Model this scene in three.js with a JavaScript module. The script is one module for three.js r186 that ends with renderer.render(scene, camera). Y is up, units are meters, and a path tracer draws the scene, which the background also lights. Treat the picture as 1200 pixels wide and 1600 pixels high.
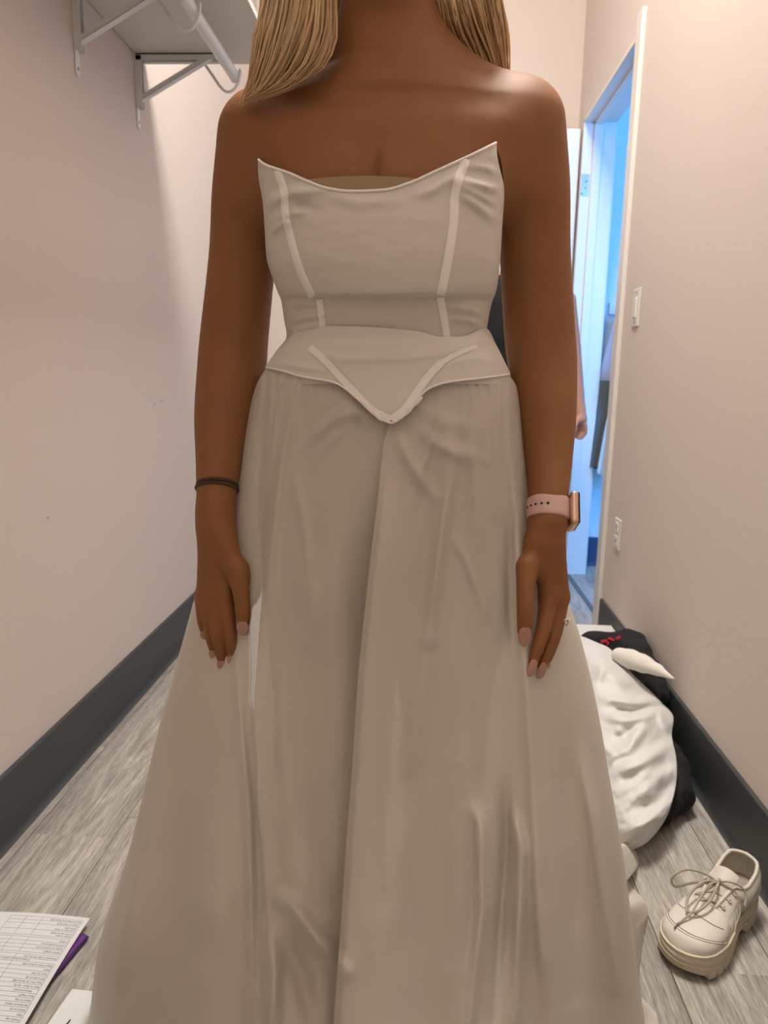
import * as THREE from 'three';
import { RoundedBoxGeometry } from 'three/addons/geometries/RoundedBoxGeometry.js';
import { mergeGeometries } from 'three/addons/utils/BufferGeometryUtils.js';
import { ImprovedNoise } from 'three/addons/math/ImprovedNoise.js';
import { RectAreaLightUniformsLib } from 'three/addons/lights/RectAreaLightUniformsLib.js';

// ---------------------------------------------------------------- camera, lights, exposure
const H = 1.04, FPX = 1150;                                  // eye height (m), focal length in pixels of the 1200 x 1600 frame
const scene = new THREE.Scene();
scene.background = new THREE.Color(0x000000);
const camera = new THREE.PerspectiveCamera(2 * Math.atan(800 / FPX) * 180 / Math.PI, 0.75, 0.05, 30);
camera.rotation.order = 'YXZ';
camera.position.set(0, H, 0);
camera.rotation.set(-0.1875066, 0.0519521, 0.019);
camera.focus = 0.97; camera.userData.fStop = 8;                // the background falls slightly out of focus
camera.updateMatrixWorld(true);
const renderer = new THREE.WebGLRenderer({ antialias: true });
renderer.toneMapping = THREE.LinearToneMapping;
renderer.toneMappingExposure = 3.0;
renderer.shadowMap.enabled = true;
RectAreaLightUniformsLib.init();
const LIGHT = { ceiling: [0.12, 3.76, -1.68], w: 0.7, d: 0.8, power: 16.5, color: new THREE.Color(1.0, 0.945, 0.88) };
const LIGHT2 = { ceiling: [-0.1, 3.76, 0.8], w: 0.5, d: 0.5, power: 1.6, color: new THREE.Color(1.0, 0.86, 0.72) };
const DAY = { power: 5.6, color: new THREE.Color(0.07, 0.37, 1.0) };
{
  const l = new THREE.RectAreaLight(LIGHT.color, LIGHT.power, LIGHT.w, LIGHT.d);
  l.position.set(LIGHT.ceiling[0], LIGHT.ceiling[1] - 0.035, LIGHT.ceiling[2]); l.rotation.x = -Math.PI / 2; scene.add(l);
  const m = new THREE.RectAreaLight(LIGHT2.color, LIGHT2.power, LIGHT2.w, LIGHT2.d);
  m.position.set(LIGHT2.ceiling[0], LIGHT2.ceiling[1] - 0.035, LIGHT2.ceiling[2]); m.rotation.x = -Math.PI / 2; scene.add(m);
  const d = new THREE.RectAreaLight(DAY.color, DAY.power, 1.2, 1.5);         // daylight through the window of the next room
  d.position.set(1.85, 1.55, -1.26); scene.add(d);
}

// ---------------------------------------------------------------- helpers
const V3 = (x, y, z) => new THREE.Vector3(x, y, z);
let seed = 7;
const rnd = () => { seed = (seed + 0x6d2b79f5) | 0; let t = Math.imul(seed ^ (seed >>> 15), 1 | seed); t = (t + Math.imul(t ^ (t >>> 7), 61 | t)) ^ t; return ((t ^ (t >>> 14)) >>> 0) / 4294967296; };
const perlin = new ImprovedNoise();
const noise = (x, y, z = 0) => perlin.noise(x + 31.7, y + 17.3, z + 5.1);
const fbm = (x, y, z = 0, o = 4) => { let s = 0, a = 0.5; for (let i = 0; i < o; i++) { s += a * noise(x, y, z); x *= 2.03; y *= 2.03; z *= 2.03; a *= 0.5; } return s; };
const clamp = (x, a = 0, b = 1) => Math.min(b, Math.max(a, x));
const lerp = (a, b, t) => a + (b - a) * t;
const smooth = (a, b, x) => { const t = clamp((x - a) / (b - a)); return t * t * (3 - 2 * t); };
// survey of the place: a measured direction from the eye, met with a plane at a known depth, height or wall
const _q = camera.quaternion.clone();
const ray = (x, y) => V3((x - 600) / FPX, (800 - y) / FPX, -1).applyQuaternion(_q);
const U = (x, y, D) => { const d = ray(x, y), t = D / -d.z; return V3(t * d.x, H + t * d.y, t * d.z); };
const Hh = (x, y, h = 0) => { const d = ray(x, y), t = (h - H) / d.y; return V3(t * d.x, H + t * d.y, t * d.z); };
const zc = (p) => -p.clone().sub(V3(0, H, 0)).applyQuaternion(_q.clone().invert()).z;
// piecewise interpolation of [x, y...] rows (monotone smooth)
function curve(rows) {
  return (x, k = 1) => {
    const n = rows.length;
    if (x <= rows[0][0]) return rows[0][k];
    if (x >= rows[n - 1][0]) return rows[n - 1][k];
    let i = 0; while (x > rows[i + 1][0]) i++;
    const a = rows[i], b = rows[i + 1], h = b[0] - a[0], t = (x - a[0]) / h;
    const sl = (p, q) => (q[k] - p[k]) / (q[0] - p[0]);
    const m = sl(a, b);
    const tan = (j) => { if (j === 0 || j === n - 1) return j === 0 ? sl(rows[0], rows[1]) : sl(rows[n - 2], rows[n - 1]); const l = sl(rows[j - 1], rows[j]), r = sl(rows[j], rows[j + 1]); return l * r <= 0 ? 0 : 2 * l * r / (l + r); };
    const m0 = tan(i) * h, m1 = tan(i + 1) * h, t2 = t * t, t3 = t2 * t;
    return (2 * t3 - 3 * t2 + 1) * a[k] + (t3 - 2 * t2 + t) * m0 + (-2 * t3 + 3 * t2) * b[k] + (t3 - t2) * m1;
  };
}
const counts = new Map();
const numbered = (n) => { const k = counts.get(n) || 0; counts.set(n, k + 1); return k ? n + '_' + String(k).padStart(3, '0') : n; };
function shadows(o) { o.castShadow = true; o.receiveShadow = true; return o; }
function part(name, geo, mat, parent, label) { const m = shadows(new THREE.Mesh(geo, mat)); m.name = name; parent.add(m); if (label) m.userData.label = label; return m; }
function thing(name, label, category, group) { const g = new THREE.Group(); g.name = numbered(name); g.userData = { label, category }; if (group) g.userData.group = group; scene.add(g); return g; }
function single(name, geo, mat, label, category, group) { const m = shadows(new THREE.Mesh(geo, mat)); m.name = numbered(name); m.userData = { label, category }; if (group) m.userData.group = group; scene.add(m); return m; }
function struct(name, geo, mat, parent = scene) { const m = shadows(new THREE.Mesh(geo, mat)); m.name = parent === scene ? name : name; if (parent === scene) m.userData.kind = 'structure'; parent.add(m); return m; }
function box(x0, x1, y0, y1, z0, z1, r = 0) {
  const w = x1 - x0, h = y1 - y0, d = z1 - z0;
  const g = r ? new RoundedBoxGeometry(w, h, d, 2, Math.min(r, w / 2.01, h / 2.01, d / 2.01)) : new THREE.BoxGeometry(w, h, d);
  const uv = g.attributes.uv, p = g.attributes.position, nn = g.attributes.normal;
  for (let i = 0; i < p.count; i++) {                         // uv in metres
    const ax = Math.abs(nn.getX(i)), ay = Math.abs(nn.getY(i)), az = Math.abs(nn.getZ(i));
    const X = p.getX(i), Y = p.getY(i), Z = p.getZ(i);
    if (ay >= ax && ay >= az) uv.setXY(i, X, Z); else if (ax >= az) uv.setXY(i, Z, Y); else uv.setXY(i, X, Y);
  }
  g.translate((x0 + x1) / 2, (y0 + y1) / 2, (z0 + z1) / 2);
  return g;
}
const merge = (list) => mergeGeometries(list.map((g) => { const n = g.index ? g.toNonIndexed() : g; for (const k of Object.keys(n.attributes)) if (!['position', 'normal', 'uv'].includes(k)) n.deleteAttribute(k); return n; }));
const tube = (pts, r, seg = 40, rad = 8, closed = false) => new THREE.TubeGeometry(new THREE.CatmullRomCurve3(pts, closed, 'centripetal'), seg, r, rad, closed);
// grid sheet from fn(u, v), u and v in 0..1
function sheet(nu, nv, fn, uvScale = 1) {
  const pos = [], uv = [], idx = [];
  for (let j = 0; j <= nv; j++) for (let i = 0; i <= nu; i++) { const p = fn(i / nu, j / nv); pos.push(p.x, p.y, p.z); uv.push((p.x + 0.3 * p.z) * uvScale, (p.y + 0.3 * p.z) * uvScale); }
  for (let j = 0; j < nv; j++) for (let i = 0; i < nu; i++) { const a = j * (nu + 1) + i, b = a + 1, c = a + nu + 1, d = c + 1; idx.push(a, c, b, b, c, d); }
  const g = new THREE.BufferGeometry();
  g.setAttribute('position', new THREE.Float32BufferAttribute(pos, 3)); g.setAttribute('uv', new THREE.Float32BufferAttribute(uv, 2)); g.setIndex(idx); g.computeVertexNormals();
  return g;
}
// textures
function dataTex(w, h, fn, srgb = false) {
  const d = new Uint8Array(w * h * 4);
  for (let y = 0; y < h; y++) for (let x = 0; x < w; x++) { const c = fn(x / w, y / h, x, y); const o = (y * w + x) * 4; d[o] = clamp(c[0], 0, 255); d[o + 1] = clamp(c[1], 0, 255); d[o + 2] = clamp(c[2], 0, 255); d[o + 3] = 255; }
  const t = new THREE.DataTexture(d, w, h); t.wrapS = t.wrapT = THREE.RepeatWrapping; t.magFilter = THREE.LinearFilter; t.minFilter = THREE.LinearMipmapLinearFilter; t.generateMipmaps = true;
  if (srgb) t.colorSpace = THREE.SRGBColorSpace; t.needsUpdate = true; return t;
}
const tile = (f, x, y, n) => { const a = x - n, b = y - n, u = x / n, v = y / n; return f(x, y) * (1 - u) * (1 - v) + f(a, y) * u * (1 - v) + f(x, b) * (1 - u) * v + f(a, b) * u * v; };
const peelTex = dataTex(256, 256, (u, v) => { const n = 128 + 150 * tile((x, y) => fbm(x, y, 2, 3), u * 24, v * 24, 24); return [n, n, n]; });
peelTex.repeat.set(4, 4);
const weaveTex = dataTex(128, 128, (u, v) => { const n = 128 + 60 * Math.sin(u * 64 * Math.PI) * Math.sin(v * 64 * Math.PI) + 60 * tile((x, y) => fbm(x, y, 9, 3), u * 16, v * 16, 16); return [n, n, n]; });
weaveTex.repeat.set(14, 14);
const crumpleTex = dataTex(256, 256, (u, v) => { const r = (x, y) => 1 - Math.abs(fbm(x, y, 4, 3)) * 2.2; const n = 60 + 150 * tile(r, u * 7, v * 7, 7); return [n, n, n]; });
crumpleTex.repeat.set(2.2, 2.2);
const std = (o) => new THREE.MeshStandardMaterial({ side: THREE.DoubleSide, ...o });
const phys = (o) => new THREE.MeshPhysicalMaterial({ side: THREE.DoubleSide, ...o });
const lin = (r, g, b) => new THREE.Color().setRGB(r, g, b);
const M = {
  wall: std({ color: lin(0.665, 0.585, 0.53), roughness: 0.75, bumpMap: peelTex, bumpScale: 0.0006 }),
  otherWall: std({ color: lin(0.75, 0.75, 0.74), roughness: 0.8 }),
  ceiling: std({ color: lin(0.8, 0.77, 0.72), roughness: 0.9 }),
  base: std({ color: lin(0.045, 0.05, 0.052), roughness: 0.5 }),
  trim: phys({ color: lin(0.72, 0.69, 0.64), roughness: 0.4 }),
  white: phys({ color: lin(0.74, 0.72, 0.68), roughness: 0.45 }),
  metalWhite: phys({ color: lin(0.72, 0.73, 0.74), roughness: 0.35 }),
  screw: std({ color: lin(0.35, 0.34, 0.33), roughness: 0.4, metalness: 0.8 }),
  hinge: std({ color: lin(0.6, 0.6, 0.6), roughness: 0.3, metalness: 0.9 }),
  dark: std({ color: lin(0.02, 0.02, 0.02), roughness: 0.7 }),
  skin: phys({ color: 0xffffff, vertexColors: true, roughness: 0.6, sheen: 0.15, sheenColor: lin(0.5, 0.3, 0.2), sheenRoughness: 0.5 }),
  sheer: phys({ color: lin(0.80, 0.78, 0.74), roughness: 0.85, transmission: 0.5, thickness: 0, ior: 1.2, bumpMap: weaveTex, bumpScale: 0.0002 }),
  cloth: phys({ color: lin(0.725, 0.685, 0.61), roughness: 0.55, transmission: 0.2, thickness: 0, ior: 1.2, bumpMap: weaveTex, bumpScale: 0.0002 }),
  sash: phys({ color: lin(0.80, 0.775, 0.71), roughness: 0.85, transmission: 0.06, thickness: 0, ior: 1.2, bumpMap: weaveTex, bumpScale: 0.0002 }),
  clothOpaque: phys({ color: lin(0.69, 0.655, 0.595), roughness: 0.6, bumpMap: weaveTex, bumpScale: 0.0002 }),
  tape: phys({ color: lin(0.95, 0.93, 0.89), roughness: 0.8 }),
  nude: std({ color: lin(0.34, 0.25, 0.14), roughness: 0.8, bumpMap: weaveTex, bumpScale: 0.0003 }),
  nail: phys({ color: lin(0.46, 0.26, 0.19), roughness: 0.25, clearcoat: 0.6 }),
  hair: phys({ color: 0xffffff, vertexColors: true, roughness: 0.45, transmission: 0.3, thickness: 0, ior: 1.3 }),
  black: std({ color: lin(0.008, 0.008, 0.009), roughness: 0.9, bumpMap: weaveTex, bumpScale: 0.0008 }),
  paper: std({ color: lin(0.70, 0.71, 0.70), roughness: 0.8 }),
};

// ---------------------------------------------------------------- the room
const XL = -0.9, XR = 0.737, ZB = -4.06, ZF = 1.5, CH = 3.8, TH = 0.13;
// floor planks
const grain = [0, 1, 2, 3, 4, 5].map((k) => dataTex(192, 1024, (u, v) => {
  const s = k * 13.7, warp = 0.35 * fbm(u * 2 + s, v * 3, 1, 3);
  const knot = Math.exp(-Math.pow((u - 0.45 - 0.1 * Math.sin(s)) * 2.6, 2)), cath = Math.sin((Math.pow((u - 0.5) * 1.5, 2) * 16 + v * 10 + warp * 5 + s) * 4.2);
  const fine = fbm(u * 60 + s, v * 9, 3, 3), streak = fbm(u * 14 + s, v * 1.8, 7, 3), broad = fbm(u * 2.2 + s, v * 1.4, 5, 2);
  const hair = fbm(u * 120 + s, v * 44, 2, 2), st2 = Math.max(0, fbm(u * 34 + s, v * 2.6, 6, 2));
  let t = 0.56 + 0.26 * streak + 0.42 * broad + 0.40 * fine + 0.6 * hair - 0.5 * st2 + 0.10 * cath * knot;
  t += (k % 3 - 1) * 0.085;
  const a = [106, 101, 95], b = [202, 197, 188];
  return a.map((c, i) => lerp(c, b[i], clamp(t)));
}, true));
const plankMats = grain.map((t) => std({ map: t, roughness: 0.5, bumpMap: t, bumpScale: 0.0004 }));
function plank(w, len, off) {
  const g = new RoundedBoxGeometry(w - 0.0012, 0.006, len - 0.0012, 1, 0.0008);
  const p = g.attributes.position, uv = g.attributes.uv;
  for (let i = 0; i < p.count; i++) uv.setXY(i, p.getX(i) / 0.19 + 0.5, p.getZ(i) / 1.25 + 0.5 + off);
  g.translate(0, -0.003, 0); return g;
}
function layFloor(parent, x0, x1, z0, z1, edge) {
  const W = 0.1896; let c = 0;
  for (let i = Math.floor((x0 - edge) / W); edge + i * W < x1; i++, c++) {
    const a = Math.max(x0, edge + i * W), b = Math.min(x1, edge + (i + 1) * W);
    if (b - a < 0.01) continue;
    let z = z0 - 1.22 * ((c * 0.37 + 0.19) % 1);
    while (z < z1) {
      const s = Math.max(z, z0), e = Math.min(z + 1.22, z1);
      if (e - s > 0.02) { const m = part('floor_plank', plank(b - a, e - s, (c * 0.31) % 1), plankMats[Math.floor(rnd() * 6)], parent); m.position.set((a + b) / 2, 0, (s + e) / 2); }
      z += 1.22;
    }
  }
}
const slab = struct('floor', box(XL - 0.2, 3.4, -0.12, -0.0065, ZB - 0.2, ZF + 0.2), std({ color: lin(0.12, 0.11, 0.1), roughness: 0.9 }));
layFloor(slab, XL, 0.79, ZB, ZF, 0.657);
layFloor(slab, 0.795, 3.2, ZB, -1.2, 0.795);
struct('ceiling', box(XL - 0.2, 3.4, CH, CH + 0.12, ZB - 0.2, ZF + 0.2), M.ceiling);
struct('wall_left', box(XL - 0.15, XL, 0, CH, ZB - 0.15, ZF + 0.15), M.wall);
struct('wall_back', box(XL, XR, 0, CH, ZB - 0.15, ZB), M.wall);
struct('wall_front', box(XL, XR, 0, CH, ZF, ZF + 0.15), M.wall);
const DO = { z0: -3.865, z1: -2.962, top: 2.25 };
struct('wall_right', merge([
  box(XR, XR + TH, 0, CH, DO.z1, ZF + 0.15), box(XR, XR + TH, 0, CH, ZB - 0.15, DO.z0), box(XR, XR + TH, DO.top, CH, DO.z0, DO.z1),
]), M.wall);
// next room
struct('wall_next_room_back', box(XR + TH, 3.2, 0, CH, ZB - 0.15, ZB), M.otherWall);
struct('wall_next_room_front', merge([box(XR + TH, 1.25, 0, CH, -1.2, -1.05), box(2.45, 3.2, 0, CH, -1.2, -1.05), box(1.25, 2.45, 0, 0.8, -1.2, -1.05), box(1.25, 2.45, 2.3, CH, -1.2, -1.05)]), M.otherWall);
struct('wall_next_room_side', box(3.2, 3.35, 0, CH, ZB - 0.15, -1.05), M.otherWall);
{
  const w = struct('window_1', box(1.25, 2.45, 0.8, 2.3, -1.2, -1.19), std({ color: 0x000000, emissive: lin(0.3, 0.6, 1.0), emissiveIntensity: 0.8 }));
  part('window_frame', merge([box(1.25, 2.45, 0.8, 0.85, -1.23, -1.2), box(1.25, 2.45, 2.25, 2.3, -1.23, -1.2), box(1.25, 1.3, 0.8, 2.3, -1.23, -1.2), box(2.4, 2.45, 0.8, 2.3, -1.23, -1.2)]), M.trim, w);
}
// skirting boards: flat vinyl cove with a toe
function cove(len) {
  const s = new THREE.Shape(); s.moveTo(0, 0); s.lineTo(0.022, 0); s.quadraticCurveTo(0.012, 0.004, 0.010, 0.016); s.lineTo(0.010, 0.157); s.quadraticCurveTo(0.0095, 0.161, 0.006, 0.161); s.lineTo(0, 0.161); s.closePath();
  return new THREE.ExtrudeGeometry(s, { depth: len, bevelEnabled: false, curveSegments: 5 });
}
{
  let g = cove(ZF - ZB); g.translate(XL, 0, ZB); struct('baseboard_left', g, M.base);
  g = cove(ZF + 2.892); g.rotateY(Math.PI); g.translate(XR, 0, ZF); struct('baseboard_right', g, M.base);
  g = cove(XR - XL); g.rotateY(-Math.PI / 2); g.translate(XR, 0, ZB); struct('baseboard_back', g, M.base);
  g = cove(3.2 - XR - TH); g.rotateY(-Math.PI / 2); g.translate(3.2, 0, ZB); struct('baseboard_next_room', g, std({ color: lin(0.03, 0.05, 0.11), roughness: 0.55 }));
}
// door frame: casings, jambs with a rebate and stop, threshold
{
  const c = 0.068, p = 0.018, X0 = XR - p;
  const f = struct('door_1', box(X0, XR, 0, DO.top + 0.062, DO.z1, DO.z1 + c, 0.004), M.trim);
  part('head_casing', merge([box(X0 + 0.006, XR, 0, DO.top + 0.062, DO.z0 - c, DO.z0, 0.003), box(X0 + 0.006, XR, DO.top, DO.top + 0.062, DO.z0, DO.z1, 0.003)]), M.wall, f, 'casing painted like the wall');
  part('door_jamb', merge([box(X0 + 0.004, XR + TH + 0.01, 0, DO.top, DO.z0 - 0.001, DO.z0 + 0.018, 0.002), box(X0 + 0.004, XR + TH + 0.01, 0, DO.top, DO.z1 - 0.018, DO.z1 + 0.001, 0.002), box(X0 + 0.004, XR + TH + 0.01, DO.top - 0.018, DO.top + 0.001, DO.z0, DO.z1, 0.002)]), M.trim, f);
  part('door_stop', merge([box(XR + 0.034, XR + 0.075, 0, DO.top - 0.018, DO.z0 + 0.018, DO.z0 + 0.03, 0.002), box(XR + 0.034, XR + 0.075, 0, DO.top - 0.018, DO.z1 - 0.03, DO.z1 - 0.018, 0.002), box(XR + 0.034, XR + 0.075, DO.top - 0.03, DO.top - 0.018, DO.z0 + 0.018, DO.z1 - 0.018, 0.002)]), M.trim, f);
  part('far_casing', merge([box(XR + TH, XR + TH + p, 0, DO.top + 0.062, DO.z0 - c + 0.018, DO.z0 + 0.012, 0.004), box(XR + TH, XR + TH + p, 0, DO.top + 0.062, DO.z1 - 0.012, DO.z1 + c, 0.004), box(XR + TH, XR + TH + p, DO.top - 0.012, DO.top + 0.062, DO.z0, DO.z1, 0.004)]), M.trim, f);
  const h = part('hinge_leaf', box(XR - 0.012, XR + 0.026, 1.9, 2.0, DO.z0 + 0.017, DO.z0 + 0.0205, 0.001), M.hinge, f, 'steel hinge leaf let into the jamb');
  const hs = []; for (const [x, y] of [[0.012, 1.965], [0.010, 1.935], [-0.006, 1.91]]) { const s = new THREE.CylinderGeometry(0.0035, 0.0035, 0.002, 10); s.rotateX(Math.PI / 2); s.translate(XR + x, y, DO.z0 + 0.021); hs.push(s); }
  part('hinge_screw', merge(hs), M.dark, h);
  struct('trim_1', box(0.775, 0.797, -0.004, 0.004, DO.z0 + 0.018, DO.z1 - 0.018, 0.002), std({ color: lin(0.1, 0.1, 0.11), roughness: 0.5 }));
}
// open door leaf folded back along the end wall
{
  const d = struct('door_2', box(-0.16, 0.715, 0.012, 2.215, -3.925, -3.885, 0.002), std({ color: lin(0.74, 0.72, 0.72), roughness: 0.45 }));
  const kn = new THREE.LatheGeometry([[0, 0], [0.028, 0], [0.028, 0.006], [0.011, 0.01], [0.011, 0.03], [0.024, 0.036], [0.029, 0.05], [0.022, 0.062], [0, 0.066]].map((a) => new THREE.Vector2(...a)), 24); kn.rotateX(Math.PI / 2); kn.translate(-0.09, 0.98, -3.885);
  part('door_handle', kn, M.hinge, d);
}
// ceiling lights
function ceilingLight(L, label) {
  const t = thing('ceiling_light', label, 'light'); const [x, y, z] = L.ceiling;
  part('light_frame', merge([box(x - L.w / 2 - 0.03, x + L.w / 2 + 0.03, y - 0.02, CH, z - L.d / 2 - 0.03, z - L.d / 2), box(x - L.w / 2 - 0.03, x + L.w / 2 + 0.03, y - 0.02, CH, z + L.d / 2, z + L.d / 2 + 0.03), box(x - L.w / 2 - 0.03, x - L.w / 2, y - 0.02, CH, z - L.d / 2, z + L.d / 2), box(x + L.w / 2, x + L.w / 2 + 0.03, y - 0.02, CH, z - L.d / 2, z + L.d / 2)]), M.white, t);
  part('diffuser', box(x - L.w / 2, x + L.w / 2, y - 0.015, y - 0.005, z - L.d / 2, z + L.d / 2), std({ color: 0xffffff, emissive: L.color, emissiveIntensity: 2 }), t);
}
ceilingLight(LIGHT, 'long rectangular ceiling light above and behind the standing woman');
ceilingLight(LIGHT2, 'square ceiling light behind the camera near the front wall');

// ---------------------------------------------------------------- shelf, brackets, rod
single('closet_shelf', box(XL + 0.003, -0.48, 1.966, 1.985, -2.462, -0.35, 0.002), std({ color: lin(0.66, 0.64, 0.58), roughness: 0.55 }), 'white laminate closet shelf along the left wall near the ceiling', 'shelf');
{
  const r = thing('hanging_rod', 'white round metal rod hanging in hooks under the closet shelf', 'rod');
  let g = new THREE.CylinderGeometry(0.0165, 0.0165, 2.05, 28, 1, true); g.rotateX(Math.PI / 2); g.translate(-0.603, 1.912, -1.385); part('rod_tube', g, M.metalWhite, r);
  g = new THREE.CylinderGeometry(0.0175, 0.0175, 0.008, 28); g.rotateX(Math.PI / 2); g.translate(-0.603, 1.912, -2.408); part('end_cap', g, M.metalWhite, r);
  g = new THREE.CylinderGeometry(0.0178, 0.0178, 0.05, 28, 1, true); g.rotateX(Math.PI / 2); g.translate(-0.603, 1.912, -1.93); part('joint_sleeve', g, M.metalWhite, r);
}
function bracket(z, label) {
  const b = thing('shelf_bracket', label, 'bracket'); b.position.set(XL, 1.965, z);
  const sh = new THREE.Shape(); sh.moveTo(-0.011, 0); sh.lineTo(0.011, 0); sh.lineTo(0.011, -0.195); sh.absarc(0, -0.195, 0.011, 0, -Math.PI, true); sh.closePath();
  let g = new THREE.ExtrudeGeometry(sh, { depth: 0.002, bevelEnabled: true, bevelSize: 0.0006, bevelThickness: 0.0006, bevelSegments: 1 }); g.rotateY(Math.PI / 2); g.translate(0.001, 0, 0);
  part('wall_plate', g, M.metalWhite, b);
  part('wall_flange', merge([box(0.003, 0.02, -0.15, -0.004, 0.009, 0.011), box(0.003, 0.02, -0.15, -0.004, -0.011, -0.009)]), M.metalWhite, b);
  part('shelf_arm', merge([box(0.0, 0.255, -0.003, 0, -0.011, 0.011), box(0.0, 0.25, -0.017, 0, 0.0095, 0.011), box(0.0, 0.25, -0.017, 0, -0.011, -0.0095)]), M.metalWhite, b);
  // brace: a channel from the wall plate up to the arm
  const A = V3(0.004, -0.135, 0), B = V3(0.232, -0.012, 0), d = B.clone().sub(A), L = d.length();
  g = merge([box(0, L, -0.001, 0.001, -0.0105, 0.0105), box(0, L, 0, 0.013, 0.009, 0.0105), box(0, L, 0, 0.013, -0.0105, -0.009)]); g.rotateZ(Math.atan2(d.y, d.x)); g.translate(A.x, A.y, 0);
  part('brace', g, M.metalWhite, b);
  const hk = [V3(0.214, -0.03, 0), V3(0.235, -0.058, 0), V3(0.258, -0.089, 0), V3(0.276, -0.102, 0), V3(0.296, -0.098, 0), V3(0.311, -0.08, 0), V3(0.3185, -0.053, 0), V3(0.318, -0.04, 0)];
  g = tube(hk, 0.0042, 40, 8); part('rod_hook', g, M.metalWhite, b);
  const sc = []; for (const [y, zz] of [[-0.188, 0], [-0.025, 0.002], [-0.05, -0.002]]) { const s = new THREE.SphereGeometry(0.0048, 10, 6); s.scale(0.5, 1, 1); s.translate(0.0035, y, zz); sc.push(s); }
  for (const s of sc) part('screw', s, M.screw, b);
  return b;
}
bracket(-2.388, 'white metal shelf bracket with hook at the far end of the shelf');
bracket(-1.985, 'white metal shelf bracket nearer the camera, cut by the top edge');

// wall fittings
{
  const t = thing('light_switch', 'white light switch on the right wall beside the door casing', 'switch');
  part('switch_plate', box(XR - 0.006, XR, 1.215, 1.345, -2.765, -2.685, 0.003), M.white, t);
  part('rocker', box(XR - 0.011, XR - 0.004, 1.245, 1.315, -2.742, -2.708, 0.003), M.white, t);
  for (const y of [1.228, 1.332]) { const s = new THREE.SphereGeometry(0.004, 10, 6); s.scale(0.5, 1, 1); s.translate(XR - 0.006, y, -2.725); part('screw', s, M.screw, t); }
  const o = thing('wall_outlet', 'white electrical outlet low on the right wall above the baseboard', 'outlet');
  part('outlet_plate', box(XR - 0.006, XR, 0.405, 0.52, -2.775, -2.695, 0.003), M.white, o);
  for (const y of [0.437, 0.488]) { part('socket', box(XR - 0.009, XR - 0.004, y - 0.018, y + 0.018, -2.752, -2.718, 0.003), M.white, o); for (const z of [-2.741, -2.729]) part('slot', box(XR - 0.0095, XR - 0.0085, y - 0.006, y + 0.006, z - 0.0012, z + 0.0012), M.dark, o); }
}
// ---------------------------------------------------------------- implicit surfaces -> one continuous mesh (sparse surface nets)
const smin = (a, b, k) => { const h = Math.max(k - Math.abs(a - b), 0) / k; return Math.min(a, b) - h * h * k * 0.25; };
function cap(px, py, pz, c) {                                 // tapered capsule
  const { ax, ay, az, bx, by, bz, l2 } = c;
  const x = px - ax, y = py - ay, z = pz - az; let t = (x * bx + y * by + z * bz) / l2; t = t < 0 ? 0 : t > 1 ? 1 : t;
  const dx = x - t * bx, dy = y - t * by, dz = z - t * bz;
  return Math.sqrt(dx * dx + dy * dy + dz * dz) - (c.ra + (c.rb - c.ra) * t);
}
const C = (a, b, ra, rb, k = 0.02) => ({ ax: a.x, ay: a.y, az: a.z, bx: b.x - a.x, by: b.y - a.y, bz: b.z - a.z, l2: Math.max(1e-8, a.distanceToSquared(b)), ra, rb, k });
const chainD = (x, y, z, caps) => { let d = cap(x, y, z, caps[0]); for (let i = 1; i < caps.length; i++) { const e = cap(x, y, z, caps[i]), k = caps[i].k; d = smin(d, e, k < 0.003 ? 0.0015 : k); } return d; };
function boundsOf(caps, pad) { const b = new THREE.Box3(); for (const c of caps) { const r = Math.max(c.ra, c.rb) + pad; for (const t of [0, 1]) { b.expandByPoint(V3(c.ax + t * c.bx - r, c.ay + t * c.by - r, c.az + t * c.bz - r)); b.expandByPoint(V3(c.ax + t * c.bx + r, c.ay + t * c.by + r, c.az + t * c.bz + r)); } } return b; }
const boxD = (b, x, y, z) => { const dx = Math.max(b.min.x - x, 0, x - b.max.x), dy = Math.max(b.min.y - y, 0, y - b.max.y), dz = Math.max(b.min.z - z, 0, z - b.max.z); return Math.sqrt(dx * dx + dy * dy + dz * dz); };
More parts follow.
